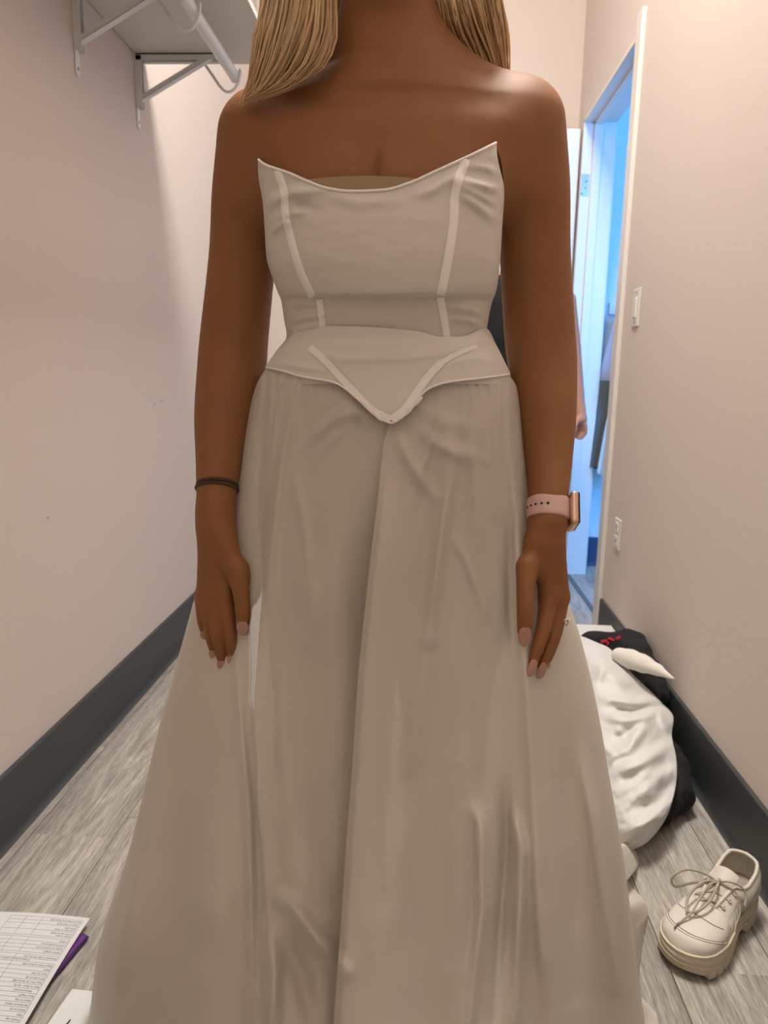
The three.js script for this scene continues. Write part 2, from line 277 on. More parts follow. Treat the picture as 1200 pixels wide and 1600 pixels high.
function nets(sdf, lo, hi, h, colour, slack = 2.2) {
  const B = 8, nb = [0, 1, 2].map((i) => Math.ceil((hi[i] - lo[i]) / h / B)), n = nb.map((v) => v * B + 1);
  const F = new Float32Array(n[0] * n[1] * n[2]).fill(NaN), at = (i, j, k) => (k * n[1] + j) * n[0] + i, active = [];
  for (let K = 0; K < nb[2]; K++) for (let J = 0; J < nb[1]; J++) for (let I = 0; I < nb[0]; I++) {
    const c = sdf(lo[0] + (I + 0.5) * B * h, lo[1] + (J + 0.5) * B * h, lo[2] + (K + 0.5) * B * h);
    if (Math.abs(c) > B * h * 0.87 * slack) continue;
    active.push([I, J, K]);
    for (let k = K * B; k <= K * B + B; k++) for (let j = J * B; j <= J * B + B; j++) for (let i = I * B; i <= I * B + B; i++) { const o = at(i, j, k); if (F[o] !== F[o]) F[o] = sdf(lo[0] + i * h, lo[1] + j * h, lo[2] + k * h); }
  }
  const id = new Int32Array(F.length).fill(-1), pos = [], idx = [];
  const cells = [];
  for (const [I, J, K] of active) for (let k = K * B; k < K * B + B; k++) for (let j = J * B; j < J * B + B; j++) for (let i = I * B; i < I * B + B; i++) {
    const v = []; let s = 0; for (let q = 0; q < 8; q++) { const f = F[at(i + (q & 1), j + (q >> 1 & 1), k + (q >> 2))]; v.push(f); if (f < 0) s++; }
    if (s === 0 || s === 8) continue;
    let x = 0, y = 0, z = 0, m = 0;
    for (let q = 0; q < 8; q++) for (const b of [1, 2, 4]) if (!(q & b)) { const a = v[q], c = v[q | b]; if ((a < 0) !== (c < 0)) { const t = a / (a - c); x += (q & 1) + (b === 1 ? t : 0); y += (q >> 1 & 1) + (b === 2 ? t : 0); z += (q >> 2) + (b === 4 ? t : 0); m++; } }
    id[at(i, j, k)] = pos.length / 3; pos.push(lo[0] + (i + x / m) * h, lo[1] + (j + y / m) * h, lo[2] + (k + z / m) * h); cells.push([i, j, k]);
  }
  const quad = (a, b, c, d, flip) => { if (a < 0 || b < 0 || c < 0 || d < 0) return; flip ? idx.push(a, c, b, a, d, c) : idx.push(a, b, c, a, c, d); };
  for (const [i, j, k] of cells) {
    const f = F[at(i, j, k)] < 0;
    if (j > 0 && k > 0 && f !== (F[at(i + 1, j, k)] < 0)) quad(id[at(i, j, k)], id[at(i, j - 1, k)], id[at(i, j - 1, k - 1)], id[at(i, j, k - 1)], !f);
    if (i > 0 && k > 0 && f !== (F[at(i, j + 1, k)] < 0)) quad(id[at(i, j, k)], id[at(i, j, k - 1)], id[at(i - 1, j, k - 1)], id[at(i - 1, j, k)], !f);
    if (i > 0 && j > 0 && f !== (F[at(i, j, k + 1)] < 0)) quad(id[at(i, j, k)], id[at(i - 1, j, k)], id[at(i - 1, j - 1, k)], id[at(i, j - 1, k)], !f);
  }
  const g = new THREE.BufferGeometry(), N = pos.length / 3, nor = new Float32Array(N * 3), uv = new Float32Array(N * 2), col = colour ? new Float32Array(N * 3) : null, e = h * 0.5;
  for (let i = 0; i < N; i++) {
    const x = pos[3 * i], y = pos[3 * i + 1], z = pos[3 * i + 2];
    let a = sdf(x + e, y, z) - sdf(x - e, y, z), b = sdf(x, y + e, z) - sdf(x, y - e, z), c = sdf(x, y, z + e) - sdf(x, y, z - e); const l = Math.hypot(a, b, c) || 1;
    nor[3 * i] = a / l; nor[3 * i + 1] = b / l; nor[3 * i + 2] = c / l; uv[2 * i] = x + 0.6 * z; uv[2 * i + 1] = y + 0.3 * z;
    if (col) { const q = colour(x, y, z); col[3 * i] = q[0]; col[3 * i + 1] = q[1]; col[3 * i + 2] = q[2]; }
  }
  g.setAttribute('position', new THREE.Float32BufferAttribute(pos, 3)); g.setAttribute('normal', new THREE.Float32BufferAttribute(nor, 3)); g.setAttribute('uv', new THREE.Float32BufferAttribute(uv, 2));
  if (col) g.setAttribute('color', new THREE.Float32BufferAttribute(col, 3));
  g.setIndex(idx); return g;
}
// elliptical trunk from rows [y, centre x, half width, side z, front depth, back depth]
function trunk(rows) {
  const y0 = rows[0][0], y1 = rows[rows.length - 1][0], N = 400, tab = [];
  for (let i = 0; i <= N; i++) { const y = lerp(y0, y1, i / N); const r = []; for (let k = 1; k < 6; k++) r.push(curve(rows)(y, k)); tab.push(r); }
  return (x, y, z, e = 2.2) => {
    const f = clamp((y - y0) / (y1 - y0)) * N, i = Math.min(N - 1, Math.floor(f)), t = f - i, a = tab[i], b = tab[i + 1];
    const cx = lerp(a[0], b[0], t), w = lerp(a[1], b[1], t), cz = lerp(a[2], b[2], t), bf = lerp(a[3], b[3], t), bb = lerp(a[4], b[4], t);
    const u = Math.abs(x - cx) / w, dz = z - cz, v = Math.abs(dz) / (dz > 0 ? bf : bb);
    const ue = Math.pow(u, e), ve = Math.pow(v, e), k = Math.pow(ue + ve, 1 / e), b0 = dz > 0 ? bf : bb, d = (k - 1) * (ue * w + ve * b0 + 1e-9) / (ue + ve + 1e-9);
    const cy = Math.max(y0 - y, y - y1);
    return cy > 0 ? Math.hypot(Math.max(d, 0), cy) + Math.min(d, 0) * 0 : Math.max(d, cy);
  };
}
const RP = (p, px) => px * zc(p) / FPX;                        // radius in metres of something px pixels across its half width

// ---------------------------------------------------------------- the woman in the mock-up gown
// bodice outline rows: [survey row, left, right, side depth, front depth, back depth]
const BOD = [[215, 403, 770, 0.928, 0.898, 1.10], [250, 403, 783, 0.934, 0.893, 1.10], [300, 409, 788, 0.944, 0.884, 1.10], [350, 413, 785, 0.952, 0.875, 1.10], [400, 416, 782, 0.958, 0.872, 1.095], [440, 428, 778, 0.970, 0.876, 1.09], [459, 435, 774, 0.98, 0.880, 1.085], [468, 439, 770, 0.985, 0.900, 1.08], [500, 444, 763, 0.995, 0.905, 1.075], [525, 448, 760, 1.0, 0.908, 1.07], [550, 432, 776, 1.0, 0.905, 1.075], [585, 417, 797, 1.0, 0.903, 1.085], [640, 398, 812, 1.0, 0.90, 1.10]];
const bod = curve(BOD);
const rowsBody = [];
{
  const add = (py, L, R, D, Df, Db) => { const a = U(L, py, D), b = U(R, py, D); rowsBody.push([(a.y + b.y) / 2, (a.x + b.x) / 2, Math.abs(b.x - a.x) / 2, -D, D - Df, Db - D]); };
  add(1010, 440, 780, 1.0, 0.93, 1.08); add(900, 430, 790, 1.0, 0.925, 1.09); add(800, 425, 795, 1.0, 0.922, 1.11); add(720, 412, 808, 1.0, 0.92, 1.12); add(650, 410, 802, 1.0, 0.918, 1.10);
  for (const [py, L, R, D, Df, Db] of BOD.slice(2, -1).reverse()) add(py, L + 10, R - 10, D + 0.004, Df + 0.014, Db - 0.006);
  add(250, 414, 790, 0.968, 0.908, 1.095); add(205, 412, 800, 0.985, 0.918, 1.09); add(165, 430, 790, 1.0, 0.935, 1.085); add(135, 480, 740, 1.0, 0.95, 1.07); add(112, 545, 690, 1.0, 0.955, 1.05);
  rowsBody.sort((a, b) => a[0] - b[0]);
}
const trunkD = trunk(rowsBody);
const J = {
  shL: U(397, 215, 1.02), shR: U(826, 188, 1.02),
  neck0: U(607, 100, 1.0), neck1: U(606, -30, 0.985),
};
const head = V3(U(605, -60, 0.99).x, 1.575, -0.985);
const limb = (pts, sub = 6) => {
  const n = pts.length, q = [], m = pts.map(([x, y, D, w]) => { const a = U(x, y, D); return [a.x, a.y, a.z, RP(a, w)]; });
  for (let i = 0; i + 1 < n; i++) for (let s = 0; s < sub; s++) { const t = s / sub, p0 = m[Math.max(0, i - 1)], p1 = m[i], p2 = m[i + 1], p3 = m[Math.min(n - 1, i + 2)]; q.push([0, 1, 2, 3].map((k) => 0.5 * (2 * p1[k] + (p2[k] - p0[k]) * t + (2 * p0[k] - 5 * p1[k] + 4 * p2[k] - p3[k]) * t * t + (3 * p1[k] - p0[k] - 3 * p2[k] + p3[k]) * t * t * t))); }
  q.push(m[n - 1]);
  const c = []; for (let i = 0; i + 1 < q.length; i++) c.push(C(V3(q[i][0], q[i][1], q[i][2]), V3(q[i + 1][0], q[i + 1][1], q[i + 1][2]), q[i][3], q[i + 1][3], 0.002));
  return c;
};
const armL = limb([[398, 212, 1.018, 55], [386, 300, 1.03, 53], [379, 400, 1.04, 51], [367, 520, 1.04, 52], [362, 575, 1.03, 52], [351, 650, 1.0, 46], [343, 720, 0.965, 36], [338, 775, 0.937, 30], [337, 812, 0.925, 28]]);
const armR = limb([[825, 194, 1.018, 56], [834, 290, 1.03, 55], [836, 400, 1.04, 54], [843, 520, 1.04, 54], [848, 575, 1.03, 52], [853, 650, 1.0, 46], [857, 720, 0.968, 36], [857, 775, 0.94, 30], [857, 815, 0.925, 27]]);
const handL = {
  palm: limb([[337, 800, 0.927, 25], [335, 840, 0.917, 22]]).concat([[350, 930, 14], [336, 928, 14], [325, 930, 13], [318, 930, 11]].map(([x, y, w], i) => { const a = U(337 - 5 * (i - 1.5), 835, 0.917), b = U(x, y, 0.905 + 0.004 * i); return C(a, b, RP(a, 17), RP(b, w - 1), 0.012); }),
    [C(U(350, 835, 0.912), U(376, 900, 0.895), RP(U(350, 840, 0.91), 15), RP(U(375, 905, 0.9), 12), 0.02)]),
  fingers: [
    limb([[350, 925, 0.905, 13.5], [358, 980, 0.892, 11.5], [362, 1010, 0.893, 9], [363, 1027, 0.896, 7]]),
    limb([[335, 925, 0.909, 13.5], [340, 985, 0.894, 11.5], [345, 1018, 0.897, 9.5], [347, 1034, 0.901, 7]]),
    limb([[323, 928, 0.915, 12.5], [328, 980, 0.905, 10.5], [332, 1006, 0.908, 8.5], [334, 1018, 0.911, 6.5]]),
    limb([[315, 930, 0.922, 11], [316, 965, 0.918, 9], [318, 980, 0.92, 7.5], [320, 988, 0.922, 6]]),
    limb([[372, 890, 0.898, 17], [377, 930, 0.888, 13], [380, 958, 0.885, 12], [381, 974, 0.886, 9]]),
  ],
};
const handR = {
  palm: limb([[857, 812, 0.925, 25], [852, 845, 0.917, 24]]).concat([[858, 930, 14], [868, 932, 14], [876, 932, 13]].map(([x, y, w], i) => { const a = U(846 + 9 * i, 852, 0.917), b = U(x, y, 0.905 + 0.005 * i); return C(a, b, RP(a, 18), RP(b, w), 0.012); }),
    [C(U(841, 840, 0.915), U(824, 893, 0.90), RP(U(840, 835, 0.91), 15), RP(U(822, 895, 0.9), 13), 0.02)]),
  fingers: [
    limb([[858, 930, 0.903, 14.5], [850, 978, 0.882, 12.5], [839, 1016, 0.868, 10], [831, 1039, 0.864, 7]]),
    limb([[872, 935, 0.912, 14.5], [866, 985, 0.893, 11.5], [854, 1022, 0.880, 9.5], [846, 1043, 0.876, 7]]),
    limb([[877, 935, 0.926, 12.5], [869, 985, 0.912, 10.5], [859, 1018, 0.902, 9], [852, 1036, 0.90, 7]]),
    limb([[876, 930, 0.938, 11], [866, 972, 0.932, 9], [858, 996, 0.928, 8], [853, 1010, 0.926, 6]]),
    limb([[823, 885, 0.895, 17], [821, 930, 0.875, 14], [821, 962, 0.866, 13.5], [819, 986, 0.866, 11]]),
  ],
};
const legs = [-1, 1].map((s) => { const x = -0.05 + s * 0.088; return [C(V3(x, 0.86, -1.0), V3(x + s * 0.004, 0.48, -0.985), 0.088, 0.056, 0.03), C(V3(x + s * 0.004, 0.48, -0.985), V3(x + s * 0.005, 0.30, -1.01), 0.054, 0.052, 0.03), C(V3(x + s * 0.005, 0.30, -1.01), V3(x + s * 0.006, 0.085, -1.015), 0.052, 0.036, 0.03), C(V3(x + s * 0.006, 0.06, -1.03), V3(x + s * 0.02, 0.03, -0.86), 0.036, 0.026, 0.03)]; });
const torsoCaps = [
  C(J.neck0, J.neck1, 0.058, 0.054, 0.045),
  C(U(612, 85, 1.02), U(420, 188, 1.035), 0.048, 0.034, 0.045), C(U(605, 88, 1.02), U(800, 172, 1.035), 0.048, 0.034, 0.045),
  C(U(575, 128, 0.958), U(425, 170, 0.985), 0.009, 0.012, 0.035), C(U(632, 126, 0.958), U(760, 152, 0.992), 0.009, 0.010, 0.04),
  C(U(520, 268, 0.953), U(512, 350, 0.958), 0.036, 0.045, 0.02), C(U(675, 262, 0.953), U(690, 350, 0.958), 0.036, 0.045, 0.02),
  C(U(430, 235, 0.99), U(425, 290, 1.0), 0.035, 0.035, 0.04), C(U(785, 220, 0.99), U(785, 280, 1.0), 0.035, 0.035, 0.04),
];
const hx = head.x, hy = head.y, hz = head.z;
const headCaps = [
  C(V3(hx, hy + 0.025, hz - 0.018), V3(hx, hy + 0.03, hz + 0.012), 0.084, 0.076, 0.03),
  C(V3(hx, hy - 0.03, hz + 0.022), V3(hx, hy - 0.085, hz + 0.052), 0.058, 0.024, 0.05),
  C(V3(hx - 0.035, hy - 0.03, hz + 0.04), V3(hx + 0.035, hy - 0.03, hz + 0.04), 0.032, 0.032, 0.03),
  C(V3(hx, hy + 0.002, hz + 0.085), V3(hx, hy - 0.032, hz + 0.103), 0.008, 0.013, 0.018),
  C(V3(hx - 0.02, hy - 0.062, hz + 0.074), V3(hx + 0.02, hy - 0.062, hz + 0.074), 0.009, 0.009, 0.012),
  C(V3(hx - 0.014, hy - 0.071, hz + 0.073), V3(hx + 0.014, hy - 0.071, hz + 0.073), 0.010, 0.010, 0.01),
  C(V3(hx - 0.078, hy + 0.008, hz - 0.006), V3(hx - 0.076, hy - 0.03, hz), 0.014, 0.010, 0.01), C(V3(hx + 0.078, hy + 0.008, hz - 0.006), V3(hx + 0.076, hy - 0.03, hz), 0.014, 0.010, 0.01),
  C(V3(hx - 0.05, hy + 0.022, hz + 0.07), V3(hx - 0.015, hy + 0.024, hz + 0.084), 0.009, 0.009, 0.015), C(V3(hx + 0.05, hy + 0.022, hz + 0.07), V3(hx + 0.015, hy + 0.024, hz + 0.084), 0.009, 0.009, 0.015),
];
const BB = { armL: boundsOf(armL, 0.03), armR: boundsOf(armR, 0.03), handL: boundsOf(handL.palm.concat(...handL.fingers), 0.02), handR: boundsOf(handR.palm.concat(...handR.fingers), 0.02), head: boundsOf(headCaps, 0.03), legs: boundsOf(legs.flat(), 0.03), torso: boundsOf(torsoCaps, 0.03) };
function handD(h, x, y, z) { let d = chainD(x, y, z, h.palm); let f = 1; for (const c of h.fingers) f = smin(f, chainD2(x, y, z, c, 0.001), 0.0016); return smin(d, f, 0.010); }
const chainD2 = (x, y, z, caps, k) => { let d = cap(x, y, z, caps[0]); for (let i = 1; i < caps.length; i++) d = Math.min(d, cap(x, y, z, caps[i])); return d; };
const CL = U(588, 262, 0.905);
function bodyD(x, y, z) {
  let d = trunkD(x, y, z);
  if (boxD(BB.torso, x, y, z) < 0.06) for (const c of torsoCaps) d = smin(d, cap(x, y, z, c), c.k);
  if (z > -0.95 && Math.abs(x - CL.x) < 0.03 && y > 1.2 && y < 1.36) d += (0.004 * Math.exp(-Math.pow((x - CL.x) / 0.0035, 2)) + 0.003 * Math.exp(-Math.pow((x - CL.x) / 0.011, 2))) * smooth(CL.y + 0.03, CL.y - 0.004, y);
  if (y > 1.36 && boxD(BB.head, x, y, z) < 0.06) { let e = chainD(x, y, z, headCaps); d = smin(d, e, 0.03); }
  for (const [arm, hand, ba, bh] of [[armL, handL, BB.armL, BB.handL], [armR, handR, BB.armR, BB.handR]]) {
    let a = boxD(ba, x, y, z); if (a < 0.06) a = chainD(x, y, z, arm); else a += 0.02;
    let h = boxD(bh, x, y, z); if (h < 0.05) h = handD(hand, x, y, z); else h += 0.015;
    a = smin(a, h, 0.014);
    d = smin(d, a, lerp(0.004, 0.045, smooth(1.14, 1.27, y)));
  }
  if (y < 0.98) { const b = boxD(BB.legs, x, y, z); if (b < 0.06) for (const l of legs) d = smin(d, chainD(x, y, z, l), 0.03); }
  return d;
}
const SKIN = [0.265, 0.108, 0.034];
const skinColour = (x, y, z) => { const n = fbm(x * 14, y * 14, z * 14, 3), m = fbm(x * 90, y * 90, z * 90, 2); const k = 1 + 0.14 * n + 0.06 * m; const red = y < 0.75 ? 0.06 : 0; return [SKIN[0] * (k + red), SKIN[1] * k, SKIN[2] * k]; };
const woman = thing('person', 'woman in a white strapless mock-up gown standing with both arms down, facing the camera', 'person');
part('body', nets(bodyD, [-0.48, -0.005, -1.18], [0.34, 1.72, -0.80], 0.0035, skinColour), M.skin, woman);
// nails
{
  const tips = (h, list) => list.forEach(([i, len, D]) => {
    const f = h.fingers[i], c = f[f.length - 1], a = V3(c.ax, c.ay, c.az), b = V3(c.ax + c.bx, c.ay + c.by, c.az + c.bz), dir = b.clone().sub(a).normalize();
    const g = new THREE.SphereGeometry(1, 16, 10); const w = (i === 4 ? 0.0082 : 0.0056);
    g.scale(w, len, 0.0022); const q = new THREE.Quaternion().setFromRotationMatrix(new THREE.Matrix4().makeBasis(dir.clone().cross(V3(0, 0, 1)).normalize(), dir, V3(0, 0, 1).sub(dir.clone().multiplyScalar(dir.z)).normalize()));
    g.applyQuaternion(q); const bk = len * 0.35, rr = c.rb + (c.ra - c.rb) * Math.min(1.5, bk / Math.sqrt(c.l2)); g.rotateX(-0.0); const p = b.clone().add(dir.clone().multiplyScalar(c.rb - bk)); g.translate(p.x, p.y, p.z + rr * 0.93);
    part('fingernail', g, M.nail, woman);
  });
  tips(handL, [[0, 0.0085], [1, 0.0085], [2, 0.008], [3, 0.007], [4, 0.0105]]);
  tips(handR, [[0, 0.012], [1, 0.0115], [2, 0.010], [4, 0.0135]]);
}
// eyes (above the frame)
for (const s of [-1, 1]) { const g = new THREE.SphereGeometry(0.0115, 16, 12); g.translate(hx + s * 0.031, hy + 0.006, hz + 0.068); part('eye', g, std({ color: lin(0.6, 0.57, 0.52), roughness: 0.2 }), woman); }

// ---- cloth surfaces
// folds: ridge polylines in survey coordinates, width and height
const segD = (x, y, p) => { let best = 1e9, tb = 0; for (let i = 0; i + 1 < p.length; i++) { const ax = p[i][0], ay = p[i][1], bx = p[i + 1][0] - ax, by = p[i + 1][1] - ay; let t = ((x - ax) * bx + (y - ay) * by) / (bx * bx + by * by || 1); t = clamp(t); const d = Math.hypot(x - ax - t * bx, y - ay - t * by); if (d < best) { best = d; tb = (i + t) / (p.length - 1); } } return [best, tb]; };
const ridges = (list) => (x, y) => { let s = 0; for (const [p, w, a] of list) { const [d, t] = segD(x, y, p); if (d < w * 3) s += a * Math.exp(-(d * d) / (w * w)) * smooth(0, 0.4, t) * (1 - 0.6 * smooth(0.7, 1, t)); } return s; };
const bodFolds0 = ridges([
  [[[408, 330], [440, 305], [500, 296]], 9, 0.004], [[[414, 350], [445, 335], [475, 332]], 6, 0.003], [[[412, 372], [436, 352], [455, 345]], 6, 0.003], [[[420, 290], [440, 300], [470, 318], [500, 330]], 7, -0.002],
  [[[786, 300], [755, 290], [715, 280]], 8, 0.004], [[[784, 325], [750, 305], [712, 288]], 6, 0.003], [[[780, 350], [748, 322], [715, 300]], 7, 0.003], [[[786, 275], [760, 262], [730, 258]], 6, 0.002],
  [[[640, 310], [680, 295], [730, 262]], 8, 0.002], [[[500, 300], [560, 318], [620, 312]], 10, 0.0015],
  [[[444, 480], [470, 474], [500, 476]], 5, 0.003], [[[446, 505], [475, 496], [510, 492]], 6, 0.003], [[[448, 522], [480, 512], [505, 508]], 5, 0.002],
  [[[762, 495], [735, 484], [700, 480]], 6, 0.004], [[[760, 512], [735, 500], [702, 497]], 5, 0.003], [[[764, 478], [740, 474], [705, 474]], 5, 0.002],
]);
const bodFolds = (x, y) => 2.4 * bodFolds0(x, y);
const superE = (u, e = 2.2) => Math.pow(Math.max(0, 1 - Math.pow(Math.abs(u), e)), 1 / e);
function bodFront(px, py, off = 0) {                           // point on the front of the bodice
  const L = bod(py, 1), R = bod(py, 2), D = bod(py, 3), Df = bod(py, 4), u = clamp((px - L) / (R - L) * 2 - 1, -1, 1);
  const tension = 0.0012 * fbm(px * 0.02, py * 0.05, 3, 3);
  return U(px, py, D - (D - Df) * superE(u) - bodFolds(px, py) - tension - off);
}
const neckline = curve([[403, 252], [420, 260], [450, 270], [480, 283], [510, 294], [550, 299], [600, 297], [640, 286], [680, 268], [720, 250], [750, 236], [776, 223]].map((a) => a));
const bodice = shadows(new THREE.Group()); bodice.name = 'bodice'; woman.add(bodice); bodice.userData.label = 'white strapless mock-up bodice with pointed neckline and pointed waist';
{
  const rise = (px) => smooth(412, 403, px) * 3;
  const front = sheet(150, 110, (u, v) => { const px0 = lerp(403, 776, u), y0 = neckline(px0) - rise(px0); const y1 = 600; const py = lerp(y0, y1, v); const L = bod(py, 1), R = bod(py, 2); const f = smooth(0, 0.2, v); const px = lerp(px0, lerp(L, R, u), f); return bodFront(px, py); });
  part('bodice_front', front, M.clothOpaque, bodice);
  const back = sheet(60, 60, (u, v) => { const py = lerp(bod === 0 ? 0 : 228 + 24 * (1 - u), 600, v), L = bod(py, 1), R = bod(py, 2), D = bod(py, 3), Db = bod(py, 5), a = Math.PI * (1 - u), c = Math.cos(a); const px = (L + R) / 2 + (R - L) / 2 * Math.sign(c) * Math.pow(Math.abs(c), 0.85); const A = U(L, py, D), B = U(R, py, D); const x = lerp(A.x, B.x, (px - L) / (R - L)); return V3(x, lerp(A.y, B.y, u), -D - (Db - D) * Math.pow(Math.sin(a), 0.8)); });
  part('bodice_back', back, M.clothOpaque, bodice);
  const ribbon = (pts, w, off, name, label) => { const cv = new THREE.CatmullRomCurve3(pts.map(([x, y]) => V3(x, y, 0)), false, 'centripetal'); const g = sheet(4, 40, (u, v) => { const p = cv.getPoint(v), t = cv.getTangent(v); const ww = typeof w === 'number' ? w : w(v); const o = (u - 0.5) * ww; const e = (u === 0 || u === 1) ? 0 : off; return (typeof off === 'function' ? off(p.x - t.y * o, p.y + t.x * o, u) : bodFront(p.x - t.y * o, p.y + t.x * o, 0.0004 + e)); }); return part(name, g, M.tape, bodice, label); };
  ribbon([[433, 266], [444, 300], [446, 335], [455, 375], [468, 420], [488, 464]], 12, 0.0016, 'seam_tape', 'pale boning tape down the bust');
  ribbon([[728, 248], [712, 298], [709, 345], [701, 400], [689, 461]], 14, 0.0016, 'seam_tape');
  ribbon([[499, 468], [503, 500], [505, 552]], 10, 0.0016, 'seam_tape');
  ribbon([[688, 465], [695, 505], [700, 552]], 12, 0.0016, 'seam_tape');
  // neckline hem
  const nk = []; for (let i = 0; i <= 60; i++) { const px = lerp(404, 775, i / 60); nk.push(bodFront(px, neckline(px) - rise(px), 0.0008)); }
  part('neckline_hem', tube(nk, 0.0017, 120, 6), M.tape, bodice);
}
// nude bandeau underneath
part('bandeau', sheet(50, 8, (u, v) => { const px = lerp(468, 676, u), py = lerp(273 + 7 * Math.pow(u * 2 - 1, 2), 330, v); const p = bodFront(px, Math.max(py, 260), 0); p.z -= 0.0045; return p; }), M.nude, woman, 'beige bandeau edge above the neckline');

// sash: the wrapped waistband with its point
const sashTop = curve([[415, 572], [432, 548], [447, 531], [475, 513], [520, 509], [560, 510], [650, 517], [690, 526], [720, 526], [760, 513], [776, 540], [797, 582]]);
const sashBot = curve([[414, 574], [440, 579], [470, 588], [520, 597], [535, 604], [560, 625], [585, 648], [600, 657], [612, 661], [624, 655], [640, 641], [650, 625], [660, 615], [672, 606], [700, 597], [750, 591], [798, 585]]);
const sashFolds = ridges([[[[440, 560], [480, 552], [540, 560], [620, 552], [700, 548]], 5, 0.0015], [[[430, 562], [460, 572], [510, 580]], 5, 0.003], [[[470, 540], [540, 538], [650, 540]], 6, 0.0012], [[[500, 566], [560, 563], [640, 560], [700, 553]], 4, 0.002], [[[700, 553], [740, 535], [765, 530]], 5, 0.0025], [[[790, 570], [740, 560], [700, 570]], 6, 0.002], [[[440, 552], [475, 540], [500, 522]], 5, 0.002]]);
const sashL = curve([[505, 447], [531, 447], [548, 432], [575, 415], [670, 413]]), sashR = curve([[505, 760], [515, 761], [540, 776], [584, 798], [670, 800]]);
function sashPt(px, py, off = 0) { const L = Math.min(sashL(py), bod(py, 1)), R = Math.max(sashR(py), bod(py, 2)), D = bod(py, 3), Df = bod(Math.min(py, 590), 4) - 0.0045 - 0.012 * smooth(580, 660, py), u = clamp((px - L) / (R - L) * 2 - 1, -1, 1); return U(px, py, D - (D - Df) * superE(u) - sashFolds(px, py) - off); }
const sash = part('waistband', sheet(140, 40, (u, v) => { const px = lerp(415, 797, u); return sashPt(px, lerp(sashTop(px), sashBot(px), v)); }), M.sash, woman, 'crossed white waistband dipping to a point');
{
  const rib = (pts, w, off) => { const cv = new THREE.CatmullRomCurve3(pts.map(([x, y]) => V3(x, y, 0)), false, 'centripetal'); return part('seam_tape', sheet(4, 36, (u, v) => { const p = cv.getPoint(v), t = cv.getTangent(v), o = (u - 0.5) * w; const a = p.x - t.y * o, b = p.y + t.x * o; return sashPt(a, Math.min(b, sashBot(a)), off); }), M.tape, sash); };
  rib([[484, 542], [510, 566], [548, 607], [585, 642], [611, 655]], 11, 0.0014);
  rib([[611, 655], [632, 640], [652, 612], [672, 585], [690, 566]], 12, 0.0014);
  rib([[690, 566], [715, 552], [745, 540]], 8, 0.0012);
  const e = []; for (let i = 0; i <= 80; i++) { const px = lerp(416, 796, i / 80); e.push(sashPt(px, sashBot(px), 0.0004)); } part('hem_edge', tube(e, 0.0014, 160, 6), M.tape, sash);
  for (const [x, y] of [[572, 634], [590, 650], [638, 642], [652, 628]]) { const p = sashPt(x, y, 0.001); const g = new THREE.SphereGeometry(1, 12, 8); g.scale(0.009, 0.0028, 0.0016); g.rotateZ(x < 612 ? -0.75 : 0.8); g.translate(p.x, p.y, p.z); part('turned_edge', g, M.tape, sash); }
}
// skirt
const SL = curve([[575, 416], [600, 401], [650, 386], [700, 372], [760, 356], [850, 330], [920, 308], [1000, 286], [1130, 250], [1320, 204], [1490, 152], [1600, 138], [1900, 75], [2200, 10]]);
const SR = curve([[575, 792], [588, 797], [600, 806], [650, 816], [700, 824], [760, 836], [850, 857], [920, 880], [992, 906], [1100, 932], [1230, 955], [1328, 972], [1420, 985], [1600, 1008], [1900, 1060], [2200, 1110]]);
const SB = curve([[575, 0.09], [660, 0.098], [800, 0.118], [900, 0.135], [1000, 0.155], [1300, 0.23], [1600, 0.31], [1900, 0.40], [2200, 0.46]]);
const creases = ridges([
  [[[607, 664], [632, 705], [656, 748], [680, 776]], 8, 0.010], [[[703, 612], [669, 701], [639, 796]], 8, 0.006], [[[716, 612], [703, 757], [686, 869], [669, 1002]], 9, 0.009],
  [[[450, 697], [476, 834], [493, 980]], 7, 0.006], [[[476, 684], [502, 663]], 3, 0.002], [[[489, 660], [532, 611]], 4, 0.003], [[[506, 648], [545, 652], [572, 640]], 5, 0.005], [[[470, 700], [500, 672], [520, 655]], 3, 0.002],
  [[[725, 723], [789, 759]], 3, 0.0022], [[[763, 800], [793, 821]], 3, 0.002], [[[686, 697], [729, 723]], 4, 0.003], [[[733, 686], [789, 697]], 3, 0.002], [[[695, 826], [725, 869], [759, 959]], 6, 0.005],
  [[[618, 970], [660, 1000], [700, 1010]], 3, 0.0018], [[[430, 790], [470, 770], [520, 782]], 3, 0.0015], [[[615, 780], [700, 778], [790, 795]], 2.5, 0.0012], [[[620, 1175], [680, 1180], [760, 1200]], 2.5, 0.0012], [[[770, 600], [778, 650], [782, 720]], 6, 0.004], [[[742, 598], [745, 650], [748, 700]], 6, 0.004], [[[790, 600], [800, 660]], 5, 0.003],
]);
